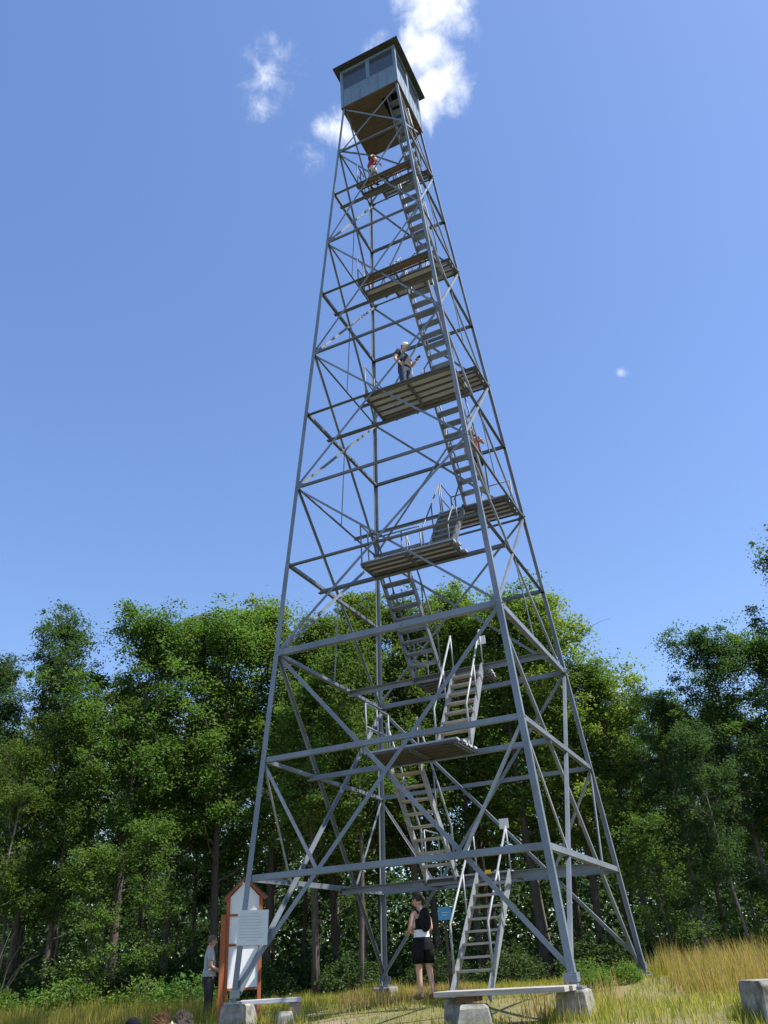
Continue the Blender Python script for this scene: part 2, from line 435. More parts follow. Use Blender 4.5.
# landings and the beams that carry them
LX = {1: (-.9, 1.1), 2: (-.80, 1.20), 3: (-.8, 1.02), 4: (-.88, 1.45), 5: (.33, 2.2), 6: (-.38, 2.05), 7: (-.42, 1.88),
      8: (-.58, 1.70), 9: (-.6, 1.54), 10: (-.56, 1.37), 11: (-.62, 1.2)}
NEAR = {2: -1.92, 4: -1.62, 6: -1.98, 8: -1.66, 10: -1.34}
def rail_mb(mb, pts, z, h=1.0, r=.018):
    for p in pts: mb.tube([(p[0], p[1], z), (p[0], p[1], z + h)], r, 6)
    for hh in (h, h * .52): mb.tube([(p[0], p[1], z + hh) for p in pts], r, 6)
for k in range(1, 12):
    z = Z[k]; h = hw(z); x0, x1 = LX[k]
    yb = -.84 if k % 2 == 0 else .84
    mb = MB()
    if k % 2 == 0: mb.angle_out((-h + .02, yb, z - .13), (h - .02, yb, z - .13), (0, -1, 0), .12)
    else: mb.angle((-h + .02, yb, z - .07), (h - .02, yb, z - .07), (0, 1, 0), .13 if k < 5 else .08, flip=True)
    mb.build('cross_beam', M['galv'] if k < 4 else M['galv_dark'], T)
    y0, y1 = (NEAR[k], -.80) if k % 2 == 0 else (.80, min(1.85, h - .06))
    mb = MB()
    n = max(3, round((y1 - y0) / .225)); st = (y1 - y0) / n
    for i in range(n):
        if k in (8, 10) and i == 1: continue                # one plank is missing on these two
        e = random.uniform(-.05, .04)
        m_ = 1 if (k in (8, 10) and i == 0) else 0
        mb.box(((x0 + x1) / 2 + e, y0 + st * (i + .5), z + .005 + random.uniform(-.004, .004)), (x1 - x0, st - random.uniform(.03, .06), .042), m_)
    LO = mb.build('landing', [M['old_wood'], M['brown_wood']], T)
    bm2 = MB()
    for i in range(n + 1): bm2.box(((x0 + x1) / 2, y0 + st * i, z - .045), (x1 - x0 - .02, .03, .05))  # thin dark strips added under the plank joints to draw stripes
    bm2.build('bearers', M['dark_wood'], LO)
    for xx in (x0 + .06, (x0 + x1) / 2, x1 - .06):
        mb = MB(); mb.angle((xx, y0 - .02, z - .073), (xx, y1 + .02, z - .073), (0, 0, 1), .06, t=.01)
        mb.build('joist', M['galv_dark'], LO)
    mb = MB()
    if k % 2 == 0:
        rail_mb(mb, [(x0 + .03, y1, z), (x0 + .03, (y0 + y1) / 2, z), (x0 + .03, y0 + .03, z)], z + .02)
        if k == 4: rail_mb(mb, [(x0 + .03, y1 - .03, z), (x0 + .75, y1 - .03, z), (.36, y1 - .03, z)], z + .02)
    else:
        if k == 5: rail_mb(mb, [(x0 + .03, y1 - .03, z), ((x0 + x1) / 2, y1 - .03, z), (x1 - .1, y1 - .03, z)], z + .02)
        rail_mb(mb, [(x0 + .03, y0 + .2, z), (x0 + .03, y1 - .03, z)], z + .02)
    mb.build('guard_rail', M['galv'] if k < 4 else M['galv_dark'], LO)

FX = {1: (.36, 1.06), 2: (-.80, -.12), 3: (.30, 1.0), 4: (-.75, -.03), 5: (.40, 1.02), 6: (1.08, 1.75), 7: (-.05, .55),
      8: (.62, 1.25), 9: (-.08, .5), 10: (.60, 1.16), 11: (-.08, .45), 12: (.53, 1.0)}
for k in range(1, 13):
    x0, x1 = FX[k]
    ya, yb = (-.80, .80) if k % 2 else (.80, -.80)
    if k == 1: ya = -1.1
    if k == 12: yb = -.72
    a = Vector((0, ya, Z[k-1] if k > 1 else -.10)); b_ = Vector((0, yb, Z[k]))
    wood = k in (1, 3)
    d = (b_ - a).normalized(); up = Vector((1, 0, 0)).cross(d)
    if up.z < 0: up = -up
    ex = d * .25 if k == 1 else Vector((0, 0, 0))
    st = MB()
    st.bar(a - ex + Vector((x0, 0, -.02)), b_ + Vector((x0, 0, -.02)), .045, .17, up)
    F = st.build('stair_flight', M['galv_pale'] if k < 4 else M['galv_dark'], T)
    st = MB()
    st.bar(a - ex + Vector((x1, 0, -.02)), b_ + Vector((x1, 0, -.02)), .045, .17, up)
    st.build('stringer', M['galv_pale'] if k < 4 else M['galv_dark'], F)
    for i in range(1, 9):
        p = a.lerp(b_, i / 9)
        mb = MB(); mb.box(((x0 + x1) / 2, p.y, p.z), (x1 - x0 - .05, .20, .04))
        mb.build('tread', M['galv'] if k > 3 else M['deck_wood'], F)
    for xx in (x0 - .02, x1 + .02):
        o = Vector((xx, 0, .86)); lo = a.lerp(b_, .06); hi = a.lerp(b_, 1.0)
        mb = MB()
        mb.tube([lo + Vector((xx, -d.y * .02, .0)), lo + o, hi + o], .021 if k > 3 else .024, 7)
        mid = a.lerp(b_, .55)
        mb.tube([mid + Vector((xx, 0, 0)), mid + o], .018, 6)
        mb.tube([hi + Vector((xx, 0, 0)), hi + o], .018, 6)
        mb.build('handrail', M['galv_pale'] if k < 4 else M['galv_dark'], F)
# small white plates at the head of the two lowest right-hand flights, a yellow tag on the beam
def plate(name, c, d, m): mb = MB(); mb.box(c, d); return mb.build(name, m, T)
plate('rail_plate', (1.03, .86, Z[1] + .93), (.20, .012, .20), M['sign_white'])
plate('rail_plate', (1.03, .86, Z[3] + .62), (.20, .012, .20), M['sign_white'])
plate('yellow_tag', (.60, .745, Z[1] + .02), (.12, .01, .08), M['yellow'])

# cab
zc = Z[12]; h = 1.066
cb = MB()
for sx, sy in CN: cb.span((sx*h - .045, sy*h - .045, zc), (sx*h + .045, sy*h + .045, zc + 2.18))
for s in (-1, 1):
    cb.span((-h + .046, s*h - .04, zc + 2.08), (h - .046, s*h + .04, zc + 2.18)); cb.span((s*h - .04, -h + .046, zc + 2.08), (s*h + .04, h - .046, zc + 2.18))
CAB = cb.build('cab', M['cab_wall'], T)
fl = MB(); e = h + .05
hx0, hx1, hy0, hy1 = .30, 1.0, -.78, 0.16
fl.span((-e, -e, zc - .06), (hx0, e, zc - .003)); fl.span((hx1, -e, zc - .06), (e, e, zc - .003))
fl.span((hx0, -e, zc - .06), (hx1, hy0, zc - .003)); fl.span((hx0, hy1, zc - .06), (hx1, e, zc - .003))
fl.build('floor', M['ply'], CAB)
for yy in (-.52, .52):
    mb = MB(); mb.box((-.37 if yy < 0 else 0, yy, zc - .10), (1.36 if yy < 0 else 2.1, .05, .076)); mb.build('floor_joist', M['ply'], CAB)
for axis, s in (('y', -1), ('x', 1), ('y', 1), ('x', -1)):
    def place(mb, u0, u1, z0, z1, th, m_=0, off=0.0):
        lo = s * (h + off) - th / 2; hi = s * (h + off) + th / 2
        if axis == 'y': mb.span((u0, lo, z0), (u1, hi, z1), m_)
        else: mb.span((lo, u0, z0), (hi, u1, z1), m_)
    L_ = h - .047
    mb = MB(); place(mb, -L_, L_, zc, zc + .99, .05)
    for q in (-.7, -.35, .0, .35, .7): place(mb, q - .012, q + .012, zc + .06, zc + .98, .012, 0, .03)
    place(mb, -L_ - .06, L_ + .06, zc - .012, zc + .05, .012, 0, s and .032)
    mb.build('wall_panel', M['cab_wall'], CAB)
    for u0, u1 in ((-L_, -.05), (.05, L_)):
        wnd = MB()
        place(wnd, u0, u1, zc + .992, zc + 1.022, .06); place(wnd, u0, u1, zc + 2.05, zc + 2.078, .06)
        place(wnd, u0, u0 + .028, zc + 1.023, zc + 2.049, .06); place(wnd, u1 - .028, u1, zc + 1.023, zc + 2.049, .06)
        place(wnd, u0 + .029, u1 - .029, zc + 1.024, zc + 2.048, .012, 1)
        wnd.build('window', [M['cab_wall'], M['glass']], CAB)
    mb = MB(); place(mb, -.048, .048, zc + .992, zc + 2.078, .07); mb.build('mullion', M['cab_wall'], CAB)
rf = MB(); e = h + .24; zr = zc + 2.19
rf.span((-e, -e, zr + .025), (e, e, zr + .07))
rf.add([(-e, -e, zr + .072), (e, -e, zr + .072), (e, e, zr + .072), (-e, e, zr + .072), (0, 0, zr + .42)],
       [(0, 1, 4), (1, 2, 4), (2, 3, 4), (3, 0, 4)])
rf.build('roof', M['roof'], CAB)
mb = MB(); mb.span((-.55, -.1, zc), (-.05, .5, zc + .9)); mb.build('instrument_stand', M['dark'], CAB)

# ------------------------------------------------------------------ concrete piers, decks, blocks
def pier(name, label, x, y, zt, top, bot, zb, group=None, jag=.015, rz=0):
    t = (random.Random(hash(label) % 999) if False else random.Random(len(label)))
    mb = MB(); vs = []
    n = 4
    for j, (zz, hh) in enumerate(((zb, bot), (zt - .03, top), (zt, top - .025))):
        for sx, sy in CN: vs.append((sx*hh + t.uniform(-jag, jag), sy*hh + t.uniform(-jag, jag), zz + (t.uniform(-jag, jag) if j == 1 else 0)))
    fs = [(3, 2, 1, 0), (8, 9, 10, 11)]
    for j in range(2):
        for i in range(4): fs.append((j*4 + i, j*4 + (i+1) % 4, (j+1)*4 + (i+1) % 4, (j+1)*4 + i))
    mb.add(vs, fs)
    o = mb.build(name, M['concrete'], None, bevel=.012)
    o.location = (x, y, 0); o.rotation_euler = (0, 0, rz)
    return tag(o, label, 'pier', group)
P = 3.035 - .09
pier('concrete_pier', 'concrete tower footing below the grey plaque by the kiosk', -P, -P, -.158, .21, .31, -1.0, 'concrete footings of the tower')
pier('concrete_pier', 'concrete tower footing at the right end of the plank step', P, -P, -.158, .21, .31, -.9, 'concrete footings of the tower')
pier('concrete_pier', 'small concrete tower footing in dry grass left of the standing woman', -P, P, -.158, .22, .29, -.8, 'concrete footings of the tower')
pier('concrete_pier', 'concrete tower footing hidden in tall tan grass at the back right leg', P, P, -.158, .22, .29, -.8, 'concrete footings of the tower')
o = pier('concrete_block', 'sloping lit concrete block in front of the plank step', 1.62, -3.62, -.27, .20, .36, -.95, None, .03, .25); o['category'] = 'block'
o = pier('concrete_block', 'dark upright concrete block under the left end of the plank step', 1.20, -3.25, -.19, .15, .18, -.95, None, .03, .1); o['category'] = 'block'
o = pier('concrete_block', 'pale concrete block at the right edge of the clearing', 5.72, -3.45, -.13, .36, .40, -1.0, None, .03, .42); o['category'] = 'block'
D = thing('plank_step', 'bleached wooden plank step laid from a rough block to the right front footing', 'step', (1.95, -3.3, -.19))
for yy, e in ((-.16, 0), (.11, .05)):
    mb = MB(); mb.box((e + .04, yy, .055), (2.0, .25, .07)); mb.build('plank', M['deck_wood'], D, bevel=.006)
mb = MB(); mb.box((-.5, 0, -.02), (.30, .34, .07)); mb.build('cleat', M['brown_wood'], D)
D = thing('plank_bench', 'low weathered plank bench beside the left front footing', 'bench', (-2.57, -2.50, gz(-2.57, -2.50)), R(32))
mb = MB(); mb.box((0, 0, .36), (1.05, .34, .07)); mb.build('seat', M['old_wood'], D, bevel=.006)
for xx in (-.38, .42):
    mb = MB(); mb.box((xx, 0, .11), (.20, .30, .42)); mb.build('leg', M['brick'] if xx > 0 else M['concrete'], D, bevel=.01)
o = pier('concrete_block', 'rounded low stone block at the end of the plank bench', -2.12, -2.78, -.30, .12, .20, -.8, None, .04, .5); o['category'] = 'block'

# ------------------------------------------------------------------ kiosk, plaque, blue sign
kx, ky = CAM.x + (-3.41) * HR.x + 18.1 * HF.x, CAM.y + (-3.41) * HR.y + 18.1 * HF.y
kz = gz(kx, ky)
K = thing('information_kiosk', 'narrow white notice board in a red-brown timber frame with gabled top', 'notice board', (kx, ky, kz), math.atan2(HR.y, HR.x) + .28)
H0 = 2.06 - kz      # ridge above ground
wd = .30
mb = MB()
pan = [(-wd, .62), (wd, .62), (wd, H0 - .38), (0, H0 - .09), (-wd, H0 - .38)]
mb.add([(x, -.015, z) for x, z in pan] + [(x, .015, z) for x, z in pan],
       [(0, 1, 2, 3, 4), (9, 8, 7, 6, 5)] + [(i, i + 5, (i + 1) % 5 + 5, (i + 1) % 5) for i in range(5)])
mb.build('panel', M['sign_white'], K)
for s, top in ((-1, H0 - .36), (1, H0 - .36)):
    mb = MB(); mb.span((s*(wd + .035) - .035, -.045, .0), (s*(wd + .035) + .035, .045, top)); mb.build('post', M['red_wood'], K)
mb = MB(); mb.span((-wd - .17, -.085, 0), (-wd - .075, .01, H0 - .70)); mb.build('post', M['red_wood'], K)
for zz in (.58, H0 - 1.28, H0 - .74):
    mb = MB(); mb.span((-wd, -.035, zz), (wd, .03, zz + .045)); mb.build('rail', M['red_wood'], K)
for s in (-1, 1):
    mb = MB()
    mb.bar((s*(wd + .13), 0, H0 - .43), (0, 0, H0 - .03), .16, .05, (0, 0, 1)); mb.build('gable_board', M['red_wood'], K)
    mb = MB()
    mb.bar((s*(wd + .17), .03, H0 - .42), (s*.01, .03, H0 + .02), .26, .02, (0, 0, 1)); mb.build('roof_sheet', M['roof'], K)
S = thing('plaque', 'square pale grey plaque with faint lines of text fixed to the left front leg', 'sign', (-1.33, -4.95, 0))
SP = Vector((-2.56, -3.14, .99))
S.location = SP; S.rotation_euler = (0, R(2), math.atan2(HR.y, HR.x) - .05)
mb = MB(); mb.box((0, 0, 0), (.55, .012, .55)); mb.build('plate', M['sign_grey'], S)
mb = MB()
rr = random.Random(4)
for i in range(10):
    wl = rr.uniform(.36, .46) if i not in (0, 9) else .2
    mb.box((-.24 + wl / 2 if i not in (0, 9) else 0, -.0075, .22 - i * .047), (wl, .003, .011))
mb.build('lettering', M['sign_ink'], S)
mb = MB(); mb.box((-.12, .035, .12), (.05, .06, .3)); mb.build('bracket', M['galv'], S)
bx, by = -.72, 1.46
B = thing('blue_sign', 'small square light blue sign on a post behind the woman', 'sign', (bx, by, gz(bx, by)), math.atan2(HR.y, HR.x))
mb = MB(); mb.box((0, 0, 1.18 - gz(bx, by)), (.29, .012, .25)); mb.build('plate', M['blue'], B)
mb = MB(); mb.span((-.03, .008, 0), (.03, .06, 1.3 - gz(bx, by))); mb.build('post', M['bark'], B)
mb = MB(); mb.box((.02, -.0075, 1.20 - gz(bx, by)), (.17, .003, .012)); mb.box((-.01, -.0075, 1.15 - gz(bx, by)), (.13, .003, .012)); mb.build('lettering', M['sign_white'], B)

# ------------------------------------------------------------------ people
def skin_mesh(name, verts, edges, radii, root, mats, sub=2):
    me = bpy.data.meshes.new(name + '_base'); me.from_pydata([tuple(v) for v in verts], edges, [])
    o = bpy.data.objects.new(name + '_base', me); col.objects.link(o)
    md = o.modifiers.new('skin', 'SKIN'); md.use_smooth_shade = True
    for i, r in enumerate(radii):
        r = r if isinstance(r, (tuple, list)) else (r, r)
        me.skin_vertices[0].data[i].radius = r
        me.skin_vertices[0].data[i].use_root = (i == root)
    s = o.modifiers.new('sub', 'SUBSURF'); s.levels = sub; s.render_levels = sub
    dg = bpy.context.evaluated_depsgraph_get(); dg.update()
    out = bpy.data.meshes.new_from_object(o.evaluated_get(dg)); out.name = name
    bpy.data.objects.remove(o); bpy.data.meshes.remove(me)
    out.materials.clear()
    for m_ in mats: out.materials.append(m_)
    return out

def join_into(me, mb, mi):
    """append MB shapes to mesh me with material index offset"""
    bm = bmesh.new(); bm.from_mesh(me)
    vs = [bm.verts.new(v) for v in mb.v]
    for f, m_ in zip(mb.f, mb.m):
        fc = bm.faces.new([vs[i] for i in f]); fc.material_index = mi + m_; fc.smooth = True
    bm.to_mesh(me); bm.free()

def person(label, loc, rz, J=None, scale=1.0, shirt='grey_cloth', sleeve=.55, legs='jean', leg_len=1.0, hair='hair', hairstyle='short',
           hat=None, head_turn=0.0, head_bow=0.0, shoes='dark', female=False, pack=None, holds=None, group=None, under=None):
    P_ = thing('person', label, 'person', loc, rz, group)
    P_.scale = (scale,) * 3
    j = {'pelvis': (0, 0, .96), 'waist': (0, 0, 1.10), 'chest': (0, .01, 1.30), 'neck': (0, -.005, 1.47), 'skull': (0, .015, 1.56),
         'shL': (-.185, 0, 1.41), 'elL': (-.23, -.03, 1.12), 'wrL': (-.22, .06, .88), 'shR': (.185, 0, 1.41), 'elR': (.23, -.03, 1.12), 'wrR': (.22, .06, .88),
         'hipL': (-.09, 0, .90), 'knL': (-.10, .02, .50), 'anL': (-.10, -.01, .09), 'toL': (-.12, .14, .03),
         'hipR': (.09, 0, .90), 'knR': (.10, .02, .50), 'anR': (.10, -.01, .09), 'toR': (.12, .14, .03)}
    if J: j.update(J)
    V_ = {k: Vector(v) for k, v in j.items()}
    if female:
        for k in ('shL', 'shR'): V_[k].x *= .88
    names = list(V_)
    E_ = [('pelvis', 'waist'), ('waist', 'chest'), ('chest', 'neck'), ('neck', 'skull'), ('chest', 'shL'), ('shL', 'elL'), ('elL', 'wrL'),
          ('chest', 'shR'), ('shR', 'elR'), ('elR', 'wrR'), ('pelvis', 'hipL'), ('hipL', 'knL'), ('knL', 'anL'), ('anL', 'toL'),
          ('pelvis', 'hipR'), ('hipR', 'knR'), ('knR', 'anR'), ('anR', 'toR')]
    rad = {'pelvis': (.15, .115), 'waist': (.125, .10), 'chest': (.16, .115), 'neck': .055, 'skull': .06, 'sh': .062, 'el': .043, 'wr': .029,
           'hip': .092, 'kn': .058, 'an': .040, 'to': .030}
    if female: rad.update({'pelvis': (.155, .115), 'waist': (.11, .09), 'chest': (.135, .105), 'sh': .050, 'el': .036, 'wr': .025, 'neck': .046, 'hip': .095, 'kn': .056, 'an': .036})
    rad = {k_: (tuple(x * 1.13 for x in v_) if isinstance(v_, tuple) else v_ * 1.13) for k_, v_ in rad.items()}
    rr_ = [rad.get(n, rad.get(n[:2], rad.get(n[:3]))) for n in names]
    me = skin_mesh('body', [V_[n] for n in names], [(names.index(a), names.index(b_)) for a, b_ in E_], rr_, 0, [M['skin'], M['dark']])
    ex = MB()
    # head: skull, jaw, nose, ears, eyes, mouth
    hr = Matrix.Rotation(head_turn, 3, 'Z') @ Matrix.Rotation(-head_bow, 3, 'X')
    hc = V_['skull'] + hr @ Vector((0, .02, .075))
    ex.ball(hc, (.075, .093, .108), 0, 14, 10, hr)
    ex.ball(hc + hr @ Vector((0, .025, -.055)), (.055, .062, .065), 0, 12, 8, hr)
    ex.ball(hc + hr @ Vector((0, .10, -.02)), (.014, .022, .024), 0, 8, 6, hr)
    for s in (-1, 1):
        ex.ball(hc + hr @ Vector((s * .076, -.005, -.01)), (.012, .022, .034), 0, 8, 6, hr)
        ex.ball(hc + hr @ Vector((s * .031, .083, .008)), (.012, .010, .008), 1, 8, 6, hr)
    ex.ball(hc + hr @ Vector((0, .081, -.062)), (.024, .010, .006), 1, 8, 5, hr)
    # hands with palm, four fingers and a thumb
    for s, wn, en in ((-1, 'wrL', 'elL'), (1, 'wrR', 'elR')):
        wv = V_[wn]; d = (wv - V_[en]).normalized()
        side = d.cross(Vector((0, 0, 1)));
        side = side.normalized() if side.length > .1 else Vector((1, 0, 0))
        side = Vector((0, 1, 0)) - d * d.y if abs(d.z) > .7 else side
        side.normalize(); nrm = d.cross(side).normalized()
        pal = wv + d * .05
        rm = Matrix((side, nrm, d)).transposed()
        ex.ball(pal, (.040, .018, .052), 0, 10, 8, rm)
        for q in range(4):
            b0 = wv + d * .085 + side * (.030 - q * .020)
            ln = (.066, .078, .072, .056)[q]
            ex.tube([b0 - d * .02, b0 + d * ln * .45 + nrm * .010, b0 + d * ln * .8 + nrm * .028, b0 + d * ln * .9 + nrm * .045], [.0095, .009, .008, .006], 6)
        b0 = wv + d * .03 + side * .034
        ex.tube([b0 - side * .01, b0 + side * .028 + d * .025, b0 + side * .034 + d * .055 + nrm * .012], [.011, .010, .007], 6)
    join_into(me, ex, 0)
    link_mesh('body', me, P_)
    # shirt
    def lerp(a, b_, t): return V_[a].lerp(V_[b_], t)
    if shirt:
        sv = [lerp('pelvis', 'waist', -.25), V_['waist'], V_['chest'], lerp('chest', 'neck', .72)]
        sr = [tuple(x + .022 for x in rad['pelvis']), tuple(x + .022 for x in rad['waist']), tuple(x + .016 for x in rad['chest']), .075]
        se = [(0, 1), (1, 2), (2, 3)]
        if sleeve:
            for s_, e_ in (('shL', 'elL'), ('shR', 'elR')):
                n_ = len(sv)
                sv += [V_[s_], lerp(s_, e_, sleeve)]; sr += [rad['sh'] + .017, rad['el'] + .026]
                se += [(2, n_), (n_, n_ + 1)]
        link_mesh('shirt', skin_mesh('shirt', sv, se, sr, 1, [M[shirt]]), P_)
    if shirt and not under:
        hb = MB(); seg = 18; kf = .93 if female else 1.0
        hv = [Vector((V_['waist'].x + rx*kf*math.cos(6.2832*i/seg), V_['waist'].y + ry*kf*math.sin(6.2832*i/seg), V_['waist'].z + dz)) for dz, rx, ry in ((-.165, .186, .148), (-.155, .190, .152), (-.08, .174, .138), (.0, .155, .122), (.07, .138, .108)) for i in range(seg)]
        hb.add(hv, [(q*seg + i, q*seg + (i+1) % seg, (q+1)*seg + (i+1) % seg, (q+1)*seg + i) for q in range(4) for i in range(seg)], 0, True)
        hb.build('shirt_hem', M[shirt], P_)
    if under:
        hb = MB(); seg = 18
        hv = [Vector((rx*math.cos(6.2832*i/seg), V_['waist'].y + ry*math.sin(6.2832*i/seg), V_['waist'].z + dz)) for dz, rx, ry in ((-.115, .163, .130), (-.06, .158, .126), (.02, .15, .12)) for i in range(seg)]
        hb.add(hv, [(q*seg + i, q*seg + (i+1) % seg, (q+1)*seg + (i+1) % seg, (q+1)*seg + i) for q in range(2) for i in range(seg)], 0, True)
        hb.build('undershirt_hem', M[under], P_)
        ub = MB()
        for s in (-1, 1):
            ub.tube([V_['waist'] + Vector((s*.12, .02, .05)), V_['chest'] + Vector((s*.135, .02, .0)), V_['chest'] + Vector((s*.10, .01, .10))], [.03, .045, .03], 8)
        ub.build('undershirt_side', M[under], P_)
    # trousers or shorts
    if legs:
        pv = [lerp('pelvis', 'waist', .35), V_['pelvis']]; pr_ = [tuple(x + .014 for x in rad['waist']), tuple(x + .018 for x in rad['pelvis'])]; pe = [(0, 1)]
        if True:
            sb = MB()
            def ring(c, rx, ry, seg=18): return [Vector((c[0] + rx*math.cos(6.2832*i/seg), c[1] + ry*math.sin(6.2832*i/seg), c[2])) for i in range(seg)]
            pc = V_['pelvis']; wc = V_['waist']
            def loft(rings, seg=18):
                vs = [v for r_ in rings for v in r_]
                sb.add(vs, [(q*seg + i, q*seg + (i+1) % seg, (q+1)*seg + (i+1) % seg, (q+1)*seg + i) for q in range(len(rings) - 1) for i in range(seg)], 0, True)
            kk = (1.0 if female else .93) if leg_len < 1 else .93
            loft([ring(wc + Vector((0, 0, -.08)), .150*kk, .118*kk), ring(pc + Vector((0, -.005, .0)), .183*kk, .142*kk), ring(pc + Vector((0, -.01, -.09)), .200*kk, .150*kk), ring(pc + Vector((0, -.008, -.17)), .196*kk, .142*kk)])
            for sd_, h_, k_ in ((-1, 'hipL', 'knL'), (1, 'hipR', 'knR')) if leg_len < 1 else ():
                a0 = V_[h_]; a1 = V_[h_].lerp(V_[k_], leg_len * 1.5)
                loft([ring(a0 + Vector((sd_*.008, -.008, .02)), .105*kk, .128*kk), ring(a0.lerp(a1, .4) + Vector((sd_*.012, -.006, 0)), .108*kk, .124*kk), ring(a1 + Vector((sd_*.012, 0, 0)), .104*kk, .112*kk), ring(a1 + Vector((sd_*.010, 0, .012)), .09*kk, .095*kk)])
            sb.build('shorts' if leg_len < 1 else 'trouser_seat', M[legs], P_)
        for h_, k_, a_ in (('hipL', 'knL', 'anL'), ('hipR', 'knR', 'anR')) if leg_len >= 1 else ():
            n_ = len(pv)
            if leg_len >= 1:
                pv += [V_[h_], V_[k_], lerp(k_, a_, .93)]; pr_ += [rad['hip'] + .022, rad['kn'] + .022, rad['an'] + .026]
                pe += [(1, n_), (n_, n_ + 1), (n_ + 1, n_ + 2)]
            else:
                pv += [V_[h_], lerp(h_, k_, leg_len)]; pr_ += [rad['hip'] + .045, rad['hip'] + .030]
                pe += [(1, n_), (n_, n_ + 1)]
        if leg_len >= 1: link_mesh('trousers', skin_mesh('legwear', pv, pe, pr_, 1, [M[legs]]), P_)
    for s in 'LR':
        mb = MB()
        a_, t_ = V_['an' + s], V_['to' + s]
        d = (t_ - a_); d.z = 0; d.normalize()
        mb.ball((a_ + t_) / 2 + Vector((0, 0, -.012)) , (.048, .125, .045), 0, 12, 8, Matrix.Rotation(math.atan2(d.y, d.x) - math.pi/2, 3, 'Z'))
        mb.ball(a_ + Vector((0, 0, -.02)), (.048, .055, .06), 0, 10, 8)
        mb.build('shoe', M[shoes], P_)
    mb = MB()
    mb.ball(hc + hr @ Vector((0, -.016, .022)), (.083, .094, .102), 0, 16, 10, hr)
    if hairstyle == 'tied':
        mb.ball(hc + hr @ Vector((0, -.10, .03)), (.045, .05, .05), 0, 12, 8, hr)
        mb.tube([hc + hr @ Vector((0, -.12, .02)), hc + hr @ Vector((0, -.15, -.06)), hc + hr @ Vector((0, -.135, -.15))], [.035, .03, .008], 8)
    if hairstyle == 'long':
        mb.tube([hc + hr @ Vector((0, -.05, .02)), hc + hr @ Vector((0, -.085, -.10)), hc + hr @ Vector((0, -.085, -.24))], [.085, .09, .05], 10)
    mb.build('hair', M[hair], P_)
    if hat:
        mb = MB(); kind, mt = hat
        if kind == 'cap':
            mb.ball(hc + hr @ Vector((0, -.008, .050)), (.092, .105, .082), 0, 16, 10, hr)
            mb.ball(hc + hr @ Vector((0, .12, .045)), (.065, .075, .010), 0, 14, 6, hr)
        else:
            mb.ball(hc + hr @ Vector((0, 0, .075)), (.125, .15, .012), 0, 20, 6, hr)
            mb.ball(hc + hr @ Vector((0, 0, .110)), (.088, .105, .080), 0, 18, 10, hr)
            for s in (-1, 1): mb.ball(hc + hr @ Vector((s * .112, 0, .085)), (.018, .11, .022), 0, 12, 8, hr)
        mb.build('hat', M[mt], P_)
    if pack:
        mb = MB()
        c = V_['chest'] + Vector((0, -.16, -.02))
        mb.ball(c, (.125, .075, .21), 0, 16, 12); mb.ball(c + Vector((0, -.06, -.06)), (.09, .045, .11), 0, 12, 8)
        for s in (-1, 1):
            mb.tube([V_['chest'] + Vector((s*.10, -.10, .10)), V_['chest'] + Vector((s*.105, 0, .165)), V_['chest'] + Vector((s*.10, .12, .06)), V_['waist'] + Vector((s*.12, .04, .06)), V_['waist'] + Vector((s*.11, -.10, .06))], .020, 6)
        mb.build('backpack', M[pack], P_)
    if holds:
        mb = MB(); wv = V_[holds]; d = (wv - V_['el' + holds[-1]]).normalized()
        mb.box(wv + d * .11 + Vector((0, 0, .015)), (.075, .15, .010), 0, Matrix.Rotation(R(25), 3, 'X')); mb.build('phone', M['screen'], P_)
    return P_

def face(dx, dy): return math.atan2(dy, dx) - math.pi / 2
def fdir(right, away): v = HR * right + HF * away; return face(v.x, v.y)

wx, wy = -.20, -1.10
person('woman in black shorts and black backpack standing with her back turned below the tower', (wx, wy, -.29), fdir(-.55, .83),
       {'elL': (-.24, .02, 1.13), 'wrL': (-.13, .26, 1.10), 'elR': (.22, -.02, 1.12), 'wrR': (.10, .25, 1.12),
        'knL': (-.09, .03, .50), 'anL': (-.09, .02, .09), 'toL': (-.11, .16, .03), 'knR': (.10, -.02, .50), 'anR': (.12, -.10, .09), 'toR': (.14, .04, .03)},
       .99, 'black_cloth', 0, 'black_cloth', .55, 'hair', 'tied', None, .45, .35, 'brown_wood', True, 'black_cloth', 'wrR', None, 'white_cloth')
mx_, my_ = CAM.x - 4.38 * HR.x + 19.4 * HF.x, CAM.y - 4.38 * HR.y + 19.4 * HF.y
person('man in a grey t-shirt and dark trousers reading the notice board from behind it', (mx_, my_, gz(mx_, my_) - .12), fdir(.9, .35),
       {'elL': (-.25, .0, 1.13), 'wrL': (-.12, .22, 1.02), 'elR': (.25, -.02, 1.13), 'wrR': (.12, .22, 1.03)},
       .97, 'grey_cloth', .75, 'olive_cloth', 1, 'grey_hair', 'short', None, 0, .15)
person('man in dark t-shirt and pale cap standing on the middle landing looking at his phone', (.52, -1.34, Z[6] + .03), fdir(.62, -.55),
       {'elL': (-.26, .02, 1.14), 'wrL': (-.16, .27, 1.12), 'elR': (.27, -.06, 1.14), 'wrR': (.24, .08, .95)},
       1.06, 'navy_cloth', .6, 'jean', 1, 'hair', 'short', ('cap', 'sign_white'), .1, .45, 'dark', False, None, 'wrL')
person('person in a rust orange top climbing the stairs below the middle landing', (1.56, .56, Z[5] + .42), fdir(-.2, -.9),
       {'elL': (-.30, .05, 1.18), 'wrL': (-.27, .25, 1.15), 'knR': (.1, .22, .66), 'anR': (.1, .16, .33), 'toR': (.11, .3, .28)},
       .98, 'rust_cloth', .5, 'navy_cloth', .6, 'hair', 'long', None, -.3, .1, 'dark', True)
